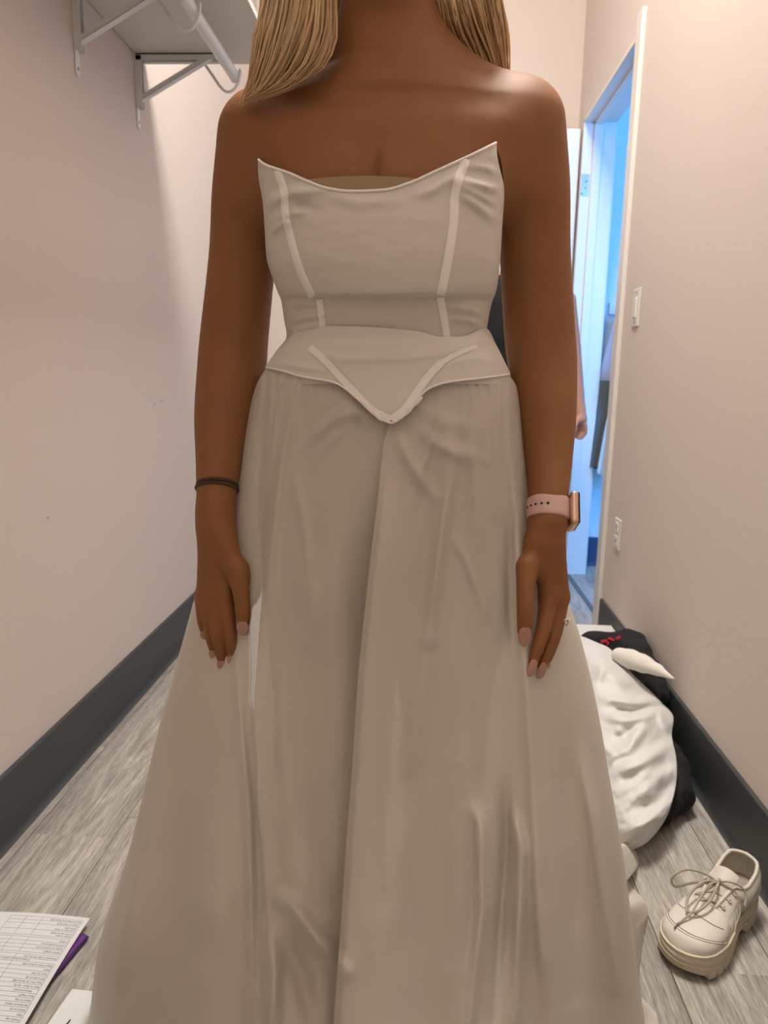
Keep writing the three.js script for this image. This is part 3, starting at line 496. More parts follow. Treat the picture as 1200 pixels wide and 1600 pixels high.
const skirtFolds0 = ridges([
  [[[470, 585], [455, 640], [440, 720], [424, 860], [414, 1000]], 9, 0.006], [[[430, 588], [424, 660], [415, 760]], 10, 0.004],
  [[[560, 640], [520, 655], [480, 690]], 10, 0.005], [[[560, 660], [515, 690], [490, 720]], 6, 0.003], [[[600, 670], [560, 645], [530, 625]], 10, 0.005],
  [[[640, 660], [690, 700], [760, 720]], 9, 0.005], [[[650, 640], [690, 660], [740, 665]], 7, 0.003],
  [[[720, 600], [735, 680], [745, 780], [742, 900]], 12, 0.005], [[[750, 600], [762, 680], [770, 800]], 10, 0.004], [[[690, 605], [700, 680], [690, 800], [670, 1000]], 14, 0.005],
  [[[782, 595], [795, 680], [806, 780], [812, 900], [822, 1050], [838, 1300], [848, 1500]], 10, 0.008],
  [[[800, 760], [795, 900], [800, 1000]], 8, -0.006],
  [[[612, 840], [612, 1100], [600, 1400]], 22, -0.006], [[[668, 960], [660, 1060], [640, 1200]], 16, 0.006],
  [[[735, 1240], [752, 1290], [754, 1420], [735, 1600]], 10, 0.011], [[[788, 1200], [790, 1320], [770, 1600]], 10, -0.010], [[[800, 1250], [815, 1330], [806, 1600]], 10, 0.010], [[[826, 1180], [842, 1420], [860, 1600]], 12, 0.008],
  [[[900, 1130], [925, 1270], [949, 1450], [962, 1540]], 10, 0.014], [[[880, 1100], [890, 1300], [905, 1550]], 20, -0.008],
  [[[268, 1130], [230, 1300], [190, 1480], [170, 1600]], 12, 0.010], [[[300, 1050], [280, 1250], [270, 1600]], 30, -0.006], [[[362, 960], [376, 1130], [388, 1270], [392, 1400], [394, 1600]], 7, 0.010],
  [[[340, 1500], [320, 1400], [330, 1250]], 30, 0.006],
  [[[414, 1390], [455, 1415], [500, 1475], [540, 1520]], 12, 0.013], [[[440, 1440], [470, 1520], [490, 1600]], 18, -0.010], [[[420, 1440], [428, 1520], [424, 1620]], 12, 0.012],
  [[[520, 900], [505, 1050], [500, 1250], [505, 1400]], 30, -0.012], [[[460, 820], [470, 900], [492, 1000]], 16, 0.004], [[[440, 1000], [440, 1200], [445, 1370]], 18, 0.005],
]);
const skirtFolds = (x, y) => 1.5 * skirtFolds0(x, y) + creases(x, y);
const SD = (py) => 1.0;
function skirtDepth(px, py) {
  const L = SL(py), R = SR(py), u = clamp((px - L) / (R - L) * 2 - 1, -1, 1), s = superE(u, 2.1);
  const amp = smooth(580, 1500, py), gather = (1 - smooth(590, 700, py)) * smooth(640, 700, Math.abs(px - 612) + 560);
  return 1.0 - SB(py) * s - Math.min(1, s * 2.5) * (skirtFolds(px, py) + 0.006 * amp * Math.sin(u * 19 + 0.6) + 0.0045 * amp * fbm(px * 0.012, py * 0.0012, 4, 3) * 2 + 0.0018 * gather * Math.sin(px * 0.42) + 0.0016 * fbm(px * 0.022, py * 0.014, 8, 4));
}
// rows run from the waist to the floor
function rowToFloor(pxAt, off, y0, v) {
  let lo = y0, hi = 2300; const P = (py) => { const px = pxAt(py); return U(px, py, skirtDepth(px, py) - off(px, py)); };
  if (P(hi).y < 0.004) { for (let i = 0; i < 22; i++) { const m = (lo + hi) / 2; if (P(m).y > 0.004) lo = m; else hi = m; } } else lo = hi;
  return P(lerp(y0, lo, Math.pow(v, 0.92)));
}
const skirt = new THREE.Group(); skirt.name = 'skirt'; woman.add(skirt); skirt.userData.label = 'long white A-line mock-up skirt of loose overlapping panels';
{
  const Aedge = curve([[560, 452], [700, 424], [850, 412], [925, 409], [935, 405], [952, 393], [985, 390], [1050, 391], [1089, 390], [1114, 397], [1200, 403], [1262, 404], [1330, 412], [1400, 420], [1600, 440], [2300, 450]]);
  const Bleft = curve([[560, 450], [700, 424], [850, 412], [933, 409], [982, 405], [1040, 401], [1114, 397], [1180, 401], [1260, 403], [1330, 411], [1394, 415], [1480, 420], [1600, 421], [2300, 400]]);
  const Cedge = curve([[560, 612], [655, 609], [690, 600], [780, 590], [880, 578], [980, 567], [1050, 560], [1200, 550], [1330, 540], [1450, 532], [1530, 526], [1600, 521], [2300, 480]]);
  part('side_panel', sheet(60, 200, (u, v) => rowToFloor((py) => lerp(SL(py), Aedge(py), u), () => -0.003 * smooth(0.6, 1, u), 576, v)), M.cloth, skirt);
  part('front_panel', sheet(70, 220, (u, v) => rowToFloor((py) => lerp(Bleft(py), Math.min(Cedge(py) + 60, 700), u), (px, py) => 0.002 + 0.004 * smooth(0.25, 0, u) * smooth(1000, 1300, py) - 0.045 * smooth(0.45, 1, u) * smooth(640, 1000, py), 578, v)), M.cloth, skirt);
  part('front_panel', sheet(130, 220, (u, v) => rowToFloor((py) => lerp(Cedge(py), SR(py), u), (px, py) => { const k = smooth(650, 900, py), e = Math.max(0, px - Cedge(py)); return 0.004 * smooth(1, 0.95, u) + k * (0.022 * Math.exp(-Math.pow(e / 55, 2)) - 0.012 * Math.exp(-Math.pow(e / 6, 2))); }, 580, v)), M.cloth, skirt);
  const back = sheet(110, 90, (u, v) => {
    const P = (py) => { const A = U(SL(py), py, 1.0), B = U(SR(py), py, 1.0), a = Math.PI * u, w = (B.x - A.x) / 2, bb = 0.075 + 0.33 * smooth(560, 1700, py) ; const f = 0.03 * smooth(700, 1500, py) * Math.sin(a * 11) * Math.sin(a); return V3((A.x + B.x) / 2 - w * Math.cos(a), lerp(A.y, B.y, u), -1.0 - (bb + f) * Math.pow(Math.sin(a), 0.85)); };
    let lo = 576, hi = 2000; for (let i = 0; i < 20; i++) { const m = (lo + hi) / 2; if (P(m).y > 0.004) lo = m; else hi = m; } return P(lerp(576, lo, v));
  });
  part('back_panel', back, M.sheer, skirt);
  // hem spreading over the floor at the right
  const out = [[972, 1312], [985, 1316], [998, 1350], [990, 1361], [976, 1366], [986, 1384], [1008, 1408], [1013, 1424], [1007, 1452], [1001, 1500], [997, 1550], [1010, 1566], [1025, 1584], [1027, 1620], [1000, 1660]];
  const inn = [[962, 1262], [966, 1290], [970, 1310], [974, 1330], [977, 1345], [980, 1362], [984, 1385], [985, 1410], [984, 1440], [980, 1480], [976, 1530], [975, 1550], [976, 1570], [980, 1600], [990, 1650]];
  const oc = new THREE.CatmullRomCurve3(out.map(([x, y]) => Hh(x, y, 0.004)), false, 'centripetal'), ic = new THREE.CatmullRomCurve3(inn.map(([x, y]) => U(x - 34, y, 1.0 - SB(y) * 0.25)), false, 'centripetal');
  part('hem_fold', sheet(24, 120, (u, v) => { const a = ic.getPoint(v), b = oc.getPoint(v), p = a.clone().lerp(b, u); p.y = lerp(a.y, b.y, Math.pow(u, 0.62)) + 0.012 * Math.sin(v * 34) * Math.sin(Math.PI * u) + 0.01 * Math.sin(Math.PI * u); p.y = Math.max(p.y, 0.003); return p; }), M.cloth, skirt);
  // raw edge of the opened side seam
  const e = []; for (let i = 0; i <= 40; i++) { const py = lerp(940, 1110, i / 40), px = Aedge(py); e.push(U(px, py, skirtDepth(px, py) + 0.003)); }
  part('raw_edge', tube(e, 0.0012, 80, 5), M.tape, skirt);
}
// hair: locks drawn as tapering tubes
{
  const locks = [];
  const lockGeo = (pts, r, col) => {
    const n = 22, rad = 6, cv = new THREE.CatmullRomCurve3(pts, false, 'centripetal'), fr = cv.computeFrenetFrames(n, false), pos = [], nor = [], cl = [], uv = [], idx = [];
    for (let i = 0; i <= n; i++) { const p = cv.getPointAt(i / n), t = i / n, w = r * (0.55 + 0.45 * Math.sin(Math.PI * Math.min(1, t * 1.3 + 0.2))) * Math.pow(1 - t, 0.55) + 0.0003;
      for (let k = 0; k <= rad; k++) { const a = k / rad * Math.PI * 2, d = fr.normals[i].clone().multiplyScalar(Math.cos(a) * 0.42).add(fr.binormals[i].clone().multiplyScalar(Math.sin(a))); pos.push(p.x + d.x * w, p.y + d.y * w, p.z + d.z * w); d.normalize(); nor.push(d.x, d.y, d.z); const s = 1 + 0.12 * Math.sin(k * 9.1 + i * 0.2); cl.push(col[0] * s, col[1] * s, col[2] * s); uv.push(k / rad, t); } }
    for (let i = 0; i < n; i++) for (let k = 0; k < rad; k++) { const a = i * (rad + 1) + k, b = a + rad + 1; idx.push(a, a + 1, b, b, a + 1, b + 1); }
    const g = new THREE.BufferGeometry(); g.setAttribute('position', new THREE.Float32BufferAttribute(pos, 3)); g.setAttribute('normal', new THREE.Float32BufferAttribute(nor, 3)); g.setAttribute('color', new THREE.Float32BufferAttribute(cl, 3)); g.setAttribute('uv', new THREE.Float32BufferAttribute(uv, 2)); g.setIndex(idx); return g;
  };
  const blond = () => { const k = 0.72 + 0.42 * rnd(), w = rnd(); return [0.88 * k, (0.665 - 0.04 * w) * k, (0.39 - 0.05 * w) * k]; };
  const mix = (A, B, C_, t) => { const out = []; for (let i = 0; i < A.length; i++) { const m = t < 0.5 ? [A[i], B[i], t * 2] : [B[i], C_[i], t * 2 - 1]; out.push([0, 1, 2].map((k) => lerp(m[0][k], m[1][k], m[2]))); } return out; };
  const side = (s, A, B, C_, count) => {
    for (let i = 0; i < count; i++) {
      const t = rnd(), g = mix(A, B, C_, t), lay = rnd(), jx = (rnd() - 0.5) * 9, cut = rnd() < 0.6 ? 0 : 1;
      const pts = [V3(hx + 0.012 * s * (0.3 + rnd()), hy + 0.112 + 0.004 * rnd(), hz + lerp(0.06, -0.06, lay) * (s > 0 ? 1 : 1)), V3(hx + s * (0.075 + 0.01 * rnd()), hy + 0.07, hz + lerp(0.055, -0.05, lay)), V3(hx + s * (0.092 + 0.008 * rnd()), hy, hz + lerp(0.045, -0.045, lay))];
      for (let k = 0; k < g.length - cut; k++) { const w = k / g.length; pts.push(U(g[k][0] + jx * (1 - 0.5 * w) + 3 * Math.sin(i * 1.7 + k * 0.9), g[k][1] + (rnd() - 0.5) * 8, g[k][2] + (lay - 0.3) * 0.035 * (1 - w * 0.5))); }
      locks.push(lockGeo(pts, rnd() < 0.14 ? 0.0007 : 0.0034 + 0.0046 * rnd(), blond()));
    }
  };
  side(-1, [[428, -60, 0.97], [412, 15, 0.945], [402, 55, 0.935], [395, 100, 0.935], [386, 140, 0.94], [376, 165, 0.945]], [[475, -60, 0.96], [470, 15, 0.925], [456, 60, 0.915], [436, 105, 0.92], [412, 138, 0.93], [386, 158, 0.942]], [[516, -60, 0.955], [522, 20, 0.925], [522, 65, 0.918], [503, 105, 0.913], [462, 135, 0.92], [410, 152, 0.935]], 330);
  side(1, [[684, -60, 0.975], [690, 10, 0.985], [703, 55, 1.02], [735, 92, 1.065], [765, 125, 1.095], [775, 170, 1.115]], [[725, -60, 0.98], [742, 15, 1.0], [757, 60, 1.04], [772, 100, 1.08], [782, 130, 1.105], [788, 180, 1.12]], [[768, -60, 0.985], [784, 15, 1.01], [791, 60, 1.05], [794, 100, 1.085], [796, 135, 1.11], [797, 185, 1.125]], 300);
  const sg = mergeGeometries(locks);
  part('hair', sg, M.hair, woman, 'long straight blond hair, loose over the shoulders');
  const cp = new THREE.SphereGeometry(1, 40, 24, 0, Math.PI * 2, 0, Math.PI * 0.62); cp.scale(0.095, 0.098, 0.108); cp.translate(hx, hy + 0.022, hz - 0.028); const cc = new Float32Array(cp.attributes.position.count * 3); for (let i = 0; i < cc.length; i += 3) { const k = 0.9 + 0.2 * rnd(); cc[i] = 0.6 * k; cc[i + 1] = 0.44 * k; cc[i + 2] = 0.22 * k; } cp.setAttribute('color', new THREE.BufferAttribute(cc, 3));
  part('hair', cp, M.hair, woman);
  // hair behind the neck
  const bk = []; for (let i = 0; i < 120; i++) { const a = lerp(-1, 1, rnd()), x = hx + a * 0.1; bk.push(lockGeo([V3(hx + a * 0.05, hy + 0.1, hz - 0.06), V3(hx + a * 0.09, hy + 0.03, hz - 0.12), V3(x, hy - 0.08, hz - 0.125 + 0.01 * rnd()), V3(x + a * 0.02, hy - 0.2, hz - 0.135 + 0.01 * rnd()), V3(x + a * 0.02, hy - 0.3 - 0.08 * rnd(), hz - 0.155)], 0.005 + 0.003 * rnd(), blond())); }
  part('hair', mergeGeometries(bk), M.hair, woman);
}
// worn on the wrists and fingers
const ringAround = (c, axis, ra, rb, n = 72) => { const ax = axis.clone().normalize(), e1 = V3(1, 0, 0).sub(ax.clone().multiplyScalar(ax.x)).normalize(), e2 = ax.clone().cross(e1); const f = (a) => c.clone().add(e1.clone().multiplyScalar(Math.cos(a) * ra)).add(e2.clone().multiplyScalar(Math.sin(a) * rb)); const pts = []; for (let i = 0; i < n; i++) pts.push(f(i / n * Math.PI * 2)); return { pts, ax, e1, e2, f }; };
{
  const c = U(339, 764, 0.941), ax = U(343, 720, 0.965).sub(U(337, 812, 0.925)), r = RP(c, 31), R = ringAround(c, ax, r, r * 0.98);
  const t = part('hair_tie', tube(R.pts, 0.0028, 120, 8, true), std({ color: lin(0.10, 0.055, 0.025), roughness: 0.8, bumpMap: weaveTex, bumpScale: 0.0006 }), woman, 'brown elastic hair tie worn on the wrist');
  part('second_strand', tube(ringAround(c.clone().add(V3(0.001, 0.005, 0)), ax, r * 0.985, r * 0.97).pts, 0.0022, 120, 8, true), t.material, t);
}
{
  const W = new THREE.Group(); W.name = 'smartwatch'; woman.add(W); W.userData.label = 'pale pink rubber-strapped smartwatch worn on the wrist';
  const c = U(856, 797, 0.933), ax = U(857, 720, 0.968).sub(U(857, 815, 0.925)).normalize(), r = RP(c, 30), R = ringAround(c, ax, r * 1.03, r * 1.0);
  const bandM = phys({ color: lin(0.62, 0.42, 0.36), roughness: 0.5 }), hw = 0.0145, th = 0.0026;
  const prof = []; for (let i = 0; i < 14; i++) { const a = i / 14 * Math.PI * 2; prof.push([Math.sign(Math.cos(a)) * Math.pow(Math.abs(Math.cos(a)), 0.4) * hw, Math.sign(Math.sin(a)) * Math.pow(Math.abs(Math.sin(a)), 0.6) * th]); }
  const g = sheet(14, 120, (u, v) => { const a = v * Math.PI * 2, k = prof[Math.round(u * 14) % 14], rr = 1 + k[1] / r; return c.clone().add(R.e1.clone().multiplyScalar(Math.cos(a) * r * 1.03 * rr)).add(R.e2.clone().multiplyScalar(Math.sin(a) * r * rr)).add(ax.clone().multiplyScalar(k[0] * (1 - 0.12 * Math.max(0, -Math.cos(a))))); });
  part('watch_band', g, bandM, W);
  for (let i = 0; i < 5; i++) { const s = i < 0 ? 0 : 1; const a = Math.PI * (0.5 + 0.09 * i + 0.05) , h = new THREE.SphereGeometry(0.0019 - 0.0001 * i, 10, 8); const q = R.e2.z > 0 ? a : -a; const p = c.clone().add(R.e1.clone().multiplyScalar(Math.cos(q) * (r * 1.03 + th * 0.9))).add(R.e2.clone().multiplyScalar(Math.sin(q) * (r + th * 0.9))).add(ax.clone().multiplyScalar(-0.0005)); h.translate(p.x, p.y, p.z); part('strap_hole', h, M.dark, W); }
  const m = new THREE.Matrix4().makeBasis(R.e1, ax, R.e1.clone().cross(ax)); m.setPosition(c.clone().add(R.e1.clone().multiplyScalar(r * 1.03 + 0.0055)));
  let k = new RoundedBoxGeometry(0.0108, 0.045, 0.038, 4, 0.005); k.applyMatrix4(m); part('watch_case', k, phys({ color: lin(0.70, 0.47, 0.36), metalness: 0.7, roughness: 0.3 }), W, 'rose gold case');
  k = new RoundedBoxGeometry(0.003, 0.041, 0.034, 3, 0.0014); k.translate(0.0052, 0, 0); k.applyMatrix4(m); part('watch_screen', k, phys({ color: lin(0.01, 0.01, 0.012), roughness: 0.08 }), W);
  k = new THREE.CylinderGeometry(0.0035, 0.0035, 0.003, 16); k.rotateX(Math.PI / 2); k.translate(0, 0.009, -0.0195); k.applyMatrix4(m); part('crown', k, M.screw, W);
}
{
  const p = U(875, 968, 0.917), gm = phys({ color: lin(0.75, 0.72, 0.66), metalness: 1, roughness: 0.2 });
  const ax = U(869, 985, 0.912).sub(U(877, 935, 0.926)), R = ringAround(U(872, 968, 0.9165), ax, RP(p, 11.6), RP(p, 11.6));
  const g = part('ring', tube(R.pts, 0.0011, 60, 6, true), gm, woman, 'thin silver ring with pointed open setting on a finger');
  const tri = [U(880, 968.5, 0.911), U(890, 967.5, 0.913), U(888.5, 972, 0.909), U(885.5, 978, 0.909)];
  part('ring_setting', merge([tube([tri[0], tri[1]], 0.0009, 6, 6), tube([tri[0], tri[3]], 0.0009, 6, 6), tube([tri[1], tri[2], tri[3]], 0.0008, 10, 6)]), gm, g);
  const s = new THREE.OctahedronGeometry(0.0022); s.translate(tri[2].x - 0.001, tri[2].y + 0.001, tri[2].z); part('ring_stone', s, phys({ color: 0xffffff, roughness: 0.02, transmission: 0.9, thickness: 0.004, ior: 2.2 }), g);
}

// ---------------------------------------------------------------- second person, behind
{
  const P2 = (px, py, D) => U(px, py, D);
  const cx = 0.365, z = -3.28, p = thing('person', 'second person in black clothing standing behind the gown, mostly hidden, one bare forearm hanging', 'person');
  const v = (x, y, dz = 0) => V3(cx + x, y, z + dz);
  const tor = trunk([[0.82, cx, 0.17, z, 0.11, 0.12], [0.95, cx, 0.175, z, 0.11, 0.125], [1.08, cx, 0.145, z, 0.10, 0.10], [1.22, cx, 0.15, z, 0.115, 0.10], [1.34, cx, 0.165, z, 0.11, 0.10], [1.42, cx, 0.13, z, 0.08, 0.08], [1.46, cx, 0.07, z, 0.06, 0.06]]);
  const hand = P2(908, 655, 3.24);
  const el = P2(893, 545, 3.3), wr = P2(906, 640, 3.25);
  const arms = [[C(v(0.175, 1.385), P2(884, 470, 3.3), 0.05, 0.043), C(P2(884, 470, 3.3), el, 0.043, 0.040, 0.004), C(el, wr, 0.040, 0.024, 0.004)], [C(v(-0.175, 1.385), v(-0.23, 1.1), 0.05, 0.04), C(v(-0.23, 1.1), v(-0.22, 0.86, 0.1), 0.04, 0.026)]];
  const hnds = [[hand, 1], [v(-0.22, 0.80, 0.12), -1]].map(([h, s]) => {
    const c = [C(s > 0 ? wr : v(-0.22, 0.86, 0.1), h, 0.024, 0.026)], f = [];
    for (let i = 0; i < 4; i++) { const a = h.clone().add(V3(0.016 - 0.011 * i, -0.022, 0.012 - 0.008 * i)), b = a.clone().add(V3(0.006 * s, -0.036 + 0.004 * i, -0.004)), e = b.clone().add(V3(-0.016 * s, -0.022, -0.004)), g = e.clone().add(V3(-0.014 * s, -0.006, -0.002)); f.push([C(a, b, 0.0095, 0.0085, 0.002), C(b, e, 0.0085, 0.0075, 0.002), C(e, g, 0.0075, 0.006, 0.002)]); }
    const t = h.clone().add(V3(-0.016 * s, 0.0, 0.016)); f.push([C(t, t.clone().add(V3(-0.012 * s, -0.028, 0.012)), 0.011, 0.0095, 0.002), C(t.clone().add(V3(-0.012 * s, -0.028, 0.012)), t.clone().add(V3(-0.010 * s, -0.052, 0.012)), 0.0095, 0.007, 0.002)]);
    return { palm: c, fingers: f };
  });
  const hc = v(0, 1.585, 0.02), hd = [C(v(0, 1.43), v(0, 1.52, 0.01), 0.055, 0.052, 0.04), C(v(0, 1.61, -0.015), v(0, 1.62, 0.015), 0.084, 0.078, 0.03), C(v(0, 1.56, 0.03), v(0, 1.505, 0.055), 0.058, 0.026, 0.05), C(v(0, 1.59, 0.092), v(0, 1.56, 0.108), 0.008, 0.013, 0.018), C(v(-0.015, 1.53, 0.083), v(0.015, 1.53, 0.083), 0.011, 0.011, 0.01)];
  const lg = [1, -1].map((s) => [C(v(0.09 * s, 0.86), v(0.1 * s, 0.48), 0.085, 0.056, 0.03), C(v(0.1 * s, 0.48), v(0.1 * s + (s > 0 ? 0.1 : 0), 0.09, s > 0 ? -0.08 : 0), 0.055, 0.036, 0.02), C(v(0.1 * s + (s > 0 ? 0.1 : 0), 0.06, s > 0 ? -0.09 : -0.01), v(0.12 * s + (s > 0 ? 0.12 : 0), 0.035, s > 0 ? 0.06 : 0.14), 0.034, 0.024, 0.03)]);
  const full = (x, y, zz) => { let d = tor(x, y, zz); for (const c of hd) d = smin(d, cap(x, y, zz, c), c.k); for (const a of arms) d = smin(d, chainD(x, y, zz, a), 0.03); for (const h of hnds) d = smin(d, handD(h, x, y, zz), 0.008); for (const l of lg) d = smin(d, chainD(x, y, zz, l), 0.03); return d; };
  part('body', nets(full, [cx - 0.36, -0.005, z - 0.25], [cx + 0.42, 1.74, z + 0.3], 0.008, (x, y, zz) => { const n = 1 + 0.1 * fbm(x * 14, y * 14, zz * 14, 2); return [0.52 * n, 0.27 * n, 0.19 * n]; }), M.skin, p);
  const shirt = (x, y, zz) => { let d = tor(x, y, zz); for (const a of arms) d = smin(d, cap(x, y, zz, a[0]), 0.03); d -= 0.011 + 0.004 * fbm(x * 14, y * 10, zz * 14, 2); d = Math.max(d, y - 1.45, 0.84 - y, Math.abs(x - cx) - 0.235, 1.17 - y - (Math.abs(x - cx) > 0.17 ? -0.0 : 1)); return d; };
  part('shirt', nets(shirt, [cx - 0.36, 0.78, z - 0.25], [cx + 0.36, 1.5, z + 0.25], 0.009, null, 3), M.black, p, 'black top');
  const pants = (x, y, zz) => { let d = tor(x, y, zz); for (const l of lg) d = smin(d, smin(cap(x, y, zz, l[0]), cap(x, y, zz, l[1]), 0.03), 0.03); d -= 0.013; return Math.max(d, y - 0.98, 0.08 - y); };
  part('trousers', nets(pants, [cx - 0.36, 0.02, z - 0.3], [cx + 0.4, 1.05, z + 0.25], 0.009, null, 3), M.black, p, 'black trousers');
  for (const l of lg) { const shoe = (x, y, zz) => Math.max(smin(cap(x, y, zz, l[2]) - 0.012, cap(x, y, zz, { ...l[1] }) + 0.02, 0.02), y - 0.105, 0.004 - y); const b = boundsOf([l[2]], 0.05); part('shoe', nets(shoe, [b.min.x, -0.01, b.min.z], [b.max.x, 0.13, b.max.z], 0.007, null, 3), std({ color: lin(0.02, 0.02, 0.025), roughness: 0.6 }), p, 'dark shoe'); }
  const g = new THREE.SphereGeometry(1, 32, 20, 0, Math.PI * 2, 0, Math.PI * 0.6); g.scale(0.096, 0.1, 0.105); g.translate(cx, 1.615, z - 0.02); part('hair', g, std({ color: lin(0.05, 0.03, 0.02), roughness: 0.6 }), p);
}

// ---------------------------------------------------------------- next room: clothes hanging on pegs
{
  const r = thing('peg_rail', 'pale peg rail on the wall of the next room', 'rail');
  part('rail_board', box(0.95, 1.5, 1.36, 1.42, ZB, ZB + 0.018, 0.003), M.trim, r);
  for (const x of [1.0, 1.1, 1.2, 1.3, 1.4]) { const g = new THREE.CylinderGeometry(0.008, 0.008, 0.09, 12); g.rotateX(Math.PI / 2); g.translate(x, 1.39, ZB + 0.06); part('peg', g, M.trim, r); }
  const drape = (x0, x1, y0, y1, z, d, seedv, top = 0.4) => { const f = (a, v) => { const w = lerp(top, 1, Math.pow(v, 0.6)), c = (x0 + x1) / 2, hw = (x1 - x0) / 2 * w; const rr = 1 + 0.13 * Math.sin(a * 7 + seedv) * v + 0.08 * Math.sin(a * 13 + seedv * 3) * v; return V3(c + Math.cos(a) * hw * rr, lerp(y1, y0, v) + 0.012 * Math.sin(a * 5 + seedv) * v, z + Math.sin(a) * d * w * rr); }; return sheet(64, 36, (u, v) => f(u * Math.PI * 2, v)); };
  single('hanging_blouse', drape(0.895, 1.10, 1.0, 1.36, -3.92, 0.06, 1, 0.35), std({ color: lin(0.42, 0.37, 0.40), roughness: 0.9 }), 'lilac grey blouse hanging highest through the doorway', 'blouse');
  single('hanging_skirt', drape(0.865, 1.02, 0.57, 1.02, -3.87, 0.05, 2, 0.75), std({ color: lin(0.10, 0.115, 0.11), roughness: 0.9 }), 'dark grey green skirt hanging below the blouse through the doorway', 'skirt');
  single('hanging_scarf', drape(0.90, 1.08, 0.55, 0.98, -3.79, 0.035, 4, 0.5), std({ color: lin(0.5, 0.62, 0.66), roughness: 0.9 }), 'pale blue cloth hanging in front of the dark skirt in the doorway', 'scarf');
  single('hanging_bag', drape(0.925, 0.99, 0.93, 1.1, -3.72, 0.025, 7, 0.8), M.black, 'small black bag hanging beside the door casing in front of the blouse', 'bag');
}

// ---------------------------------------------------------------- white cloth heap, black garment, box
{
  const blobs = [[930, 1010, 0.17, 0.04], [965, 1010, 0.18, 0.045], [995, 1013, 0.185, 0.045], [1022, 1030, 0.18, 0.045], [1036, 1060, 0.165, 0.042], [1034, 1088, 0.13, 0.045], [1036, 1120, 0.07, 0.05]].map(([x, y, h, r]) => [Hh(x, y, h), r]);
  const roll = [V3(0.655, 0.045, -2.0), V3(0.668, 0.047, -1.86), V3(0.662, 0.047, -1.76), V3(0.63, 0.046, -1.67), V3(0.575, 0.044, -1.615), V3(0.52, 0.04, -1.60)];
  const caps = []; for (let i = 0; i + 1 < roll.length; i++) caps.push(C(roll[i], roll[i + 1], 0.042, 0.042, 0.012));
  for (let i = 0; i + 1 < 7; i++) { const p = blobs[i][0], q = blobs[i + 1][0]; for (const o of [p, q]) o.x = Math.min(o.x, 0.685 - 0.0); caps.push(C(p, q, blobs[i][1], blobs[i + 1][1], 0.02)); }
  for (const [p, r] of blobs) { const f = p.clone(); f.y = r; f.x = Math.min(f.x, 0.66); caps.push(C(p, f, r, r, 0.03)); }
  const d = (x, y, z) => { let s = 1; for (const c of caps) s = smin(s, cap(x, y, z, c), c.k); s += 0.007 * Math.sin(46 * (x + 0.5 * y - 0.4 * z) + 5 * fbm(x * 7, y * 7, z * 7, 2)) * 0.6 + 0.012 * fbm(x * 22, y * 22, z * 22, 3); return Math.max(s, 0.003 - y, x - 0.722); };
  const t = thing('black_garment', 'black garment with red marks heaped against the right wall, half under white cloth', 'clothes');
  part('garment', nets(d, [0.3, -0.005, -2.8], [0.74, 0.32, -1.5], 0.007, null, 3), M.black, t);
  const red = std({ color: lin(0.45, 0.01, 0.03), roughness: 0.7 });
  const marks = [[944, 1002, 9, 0.2], [955, 999, 8, -0.4], [966, 997, 7, 0.6], [950, 1005, 5, 1.2]];
  // red stitched marks follow the top of the garment
  for (const [x, y, l, r] of marks) { let p = null; const dir = ray(x, y), o = V3(0, H, 0); for (let k = 1.2; k < 3.2; k += 0.004) { const q = o.clone().addScaledVector(dir, k); if (d(q.x, q.y, q.z) < 0) { p = o.clone().addScaledVector(dir, k - 0.006); break; } } if (!p) continue; const s = l / 2 * p.distanceTo(o) / FPX, b = new RoundedBoxGeometry(s * 2.2, s * 1.1, 0.004, 2, 0.0015); b.rotateZ(r); b.rotateX(-0.5); b.translate(p.x, p.y, p.z); part('red_mark', b, red, t, 'red stitched mark'); }
}
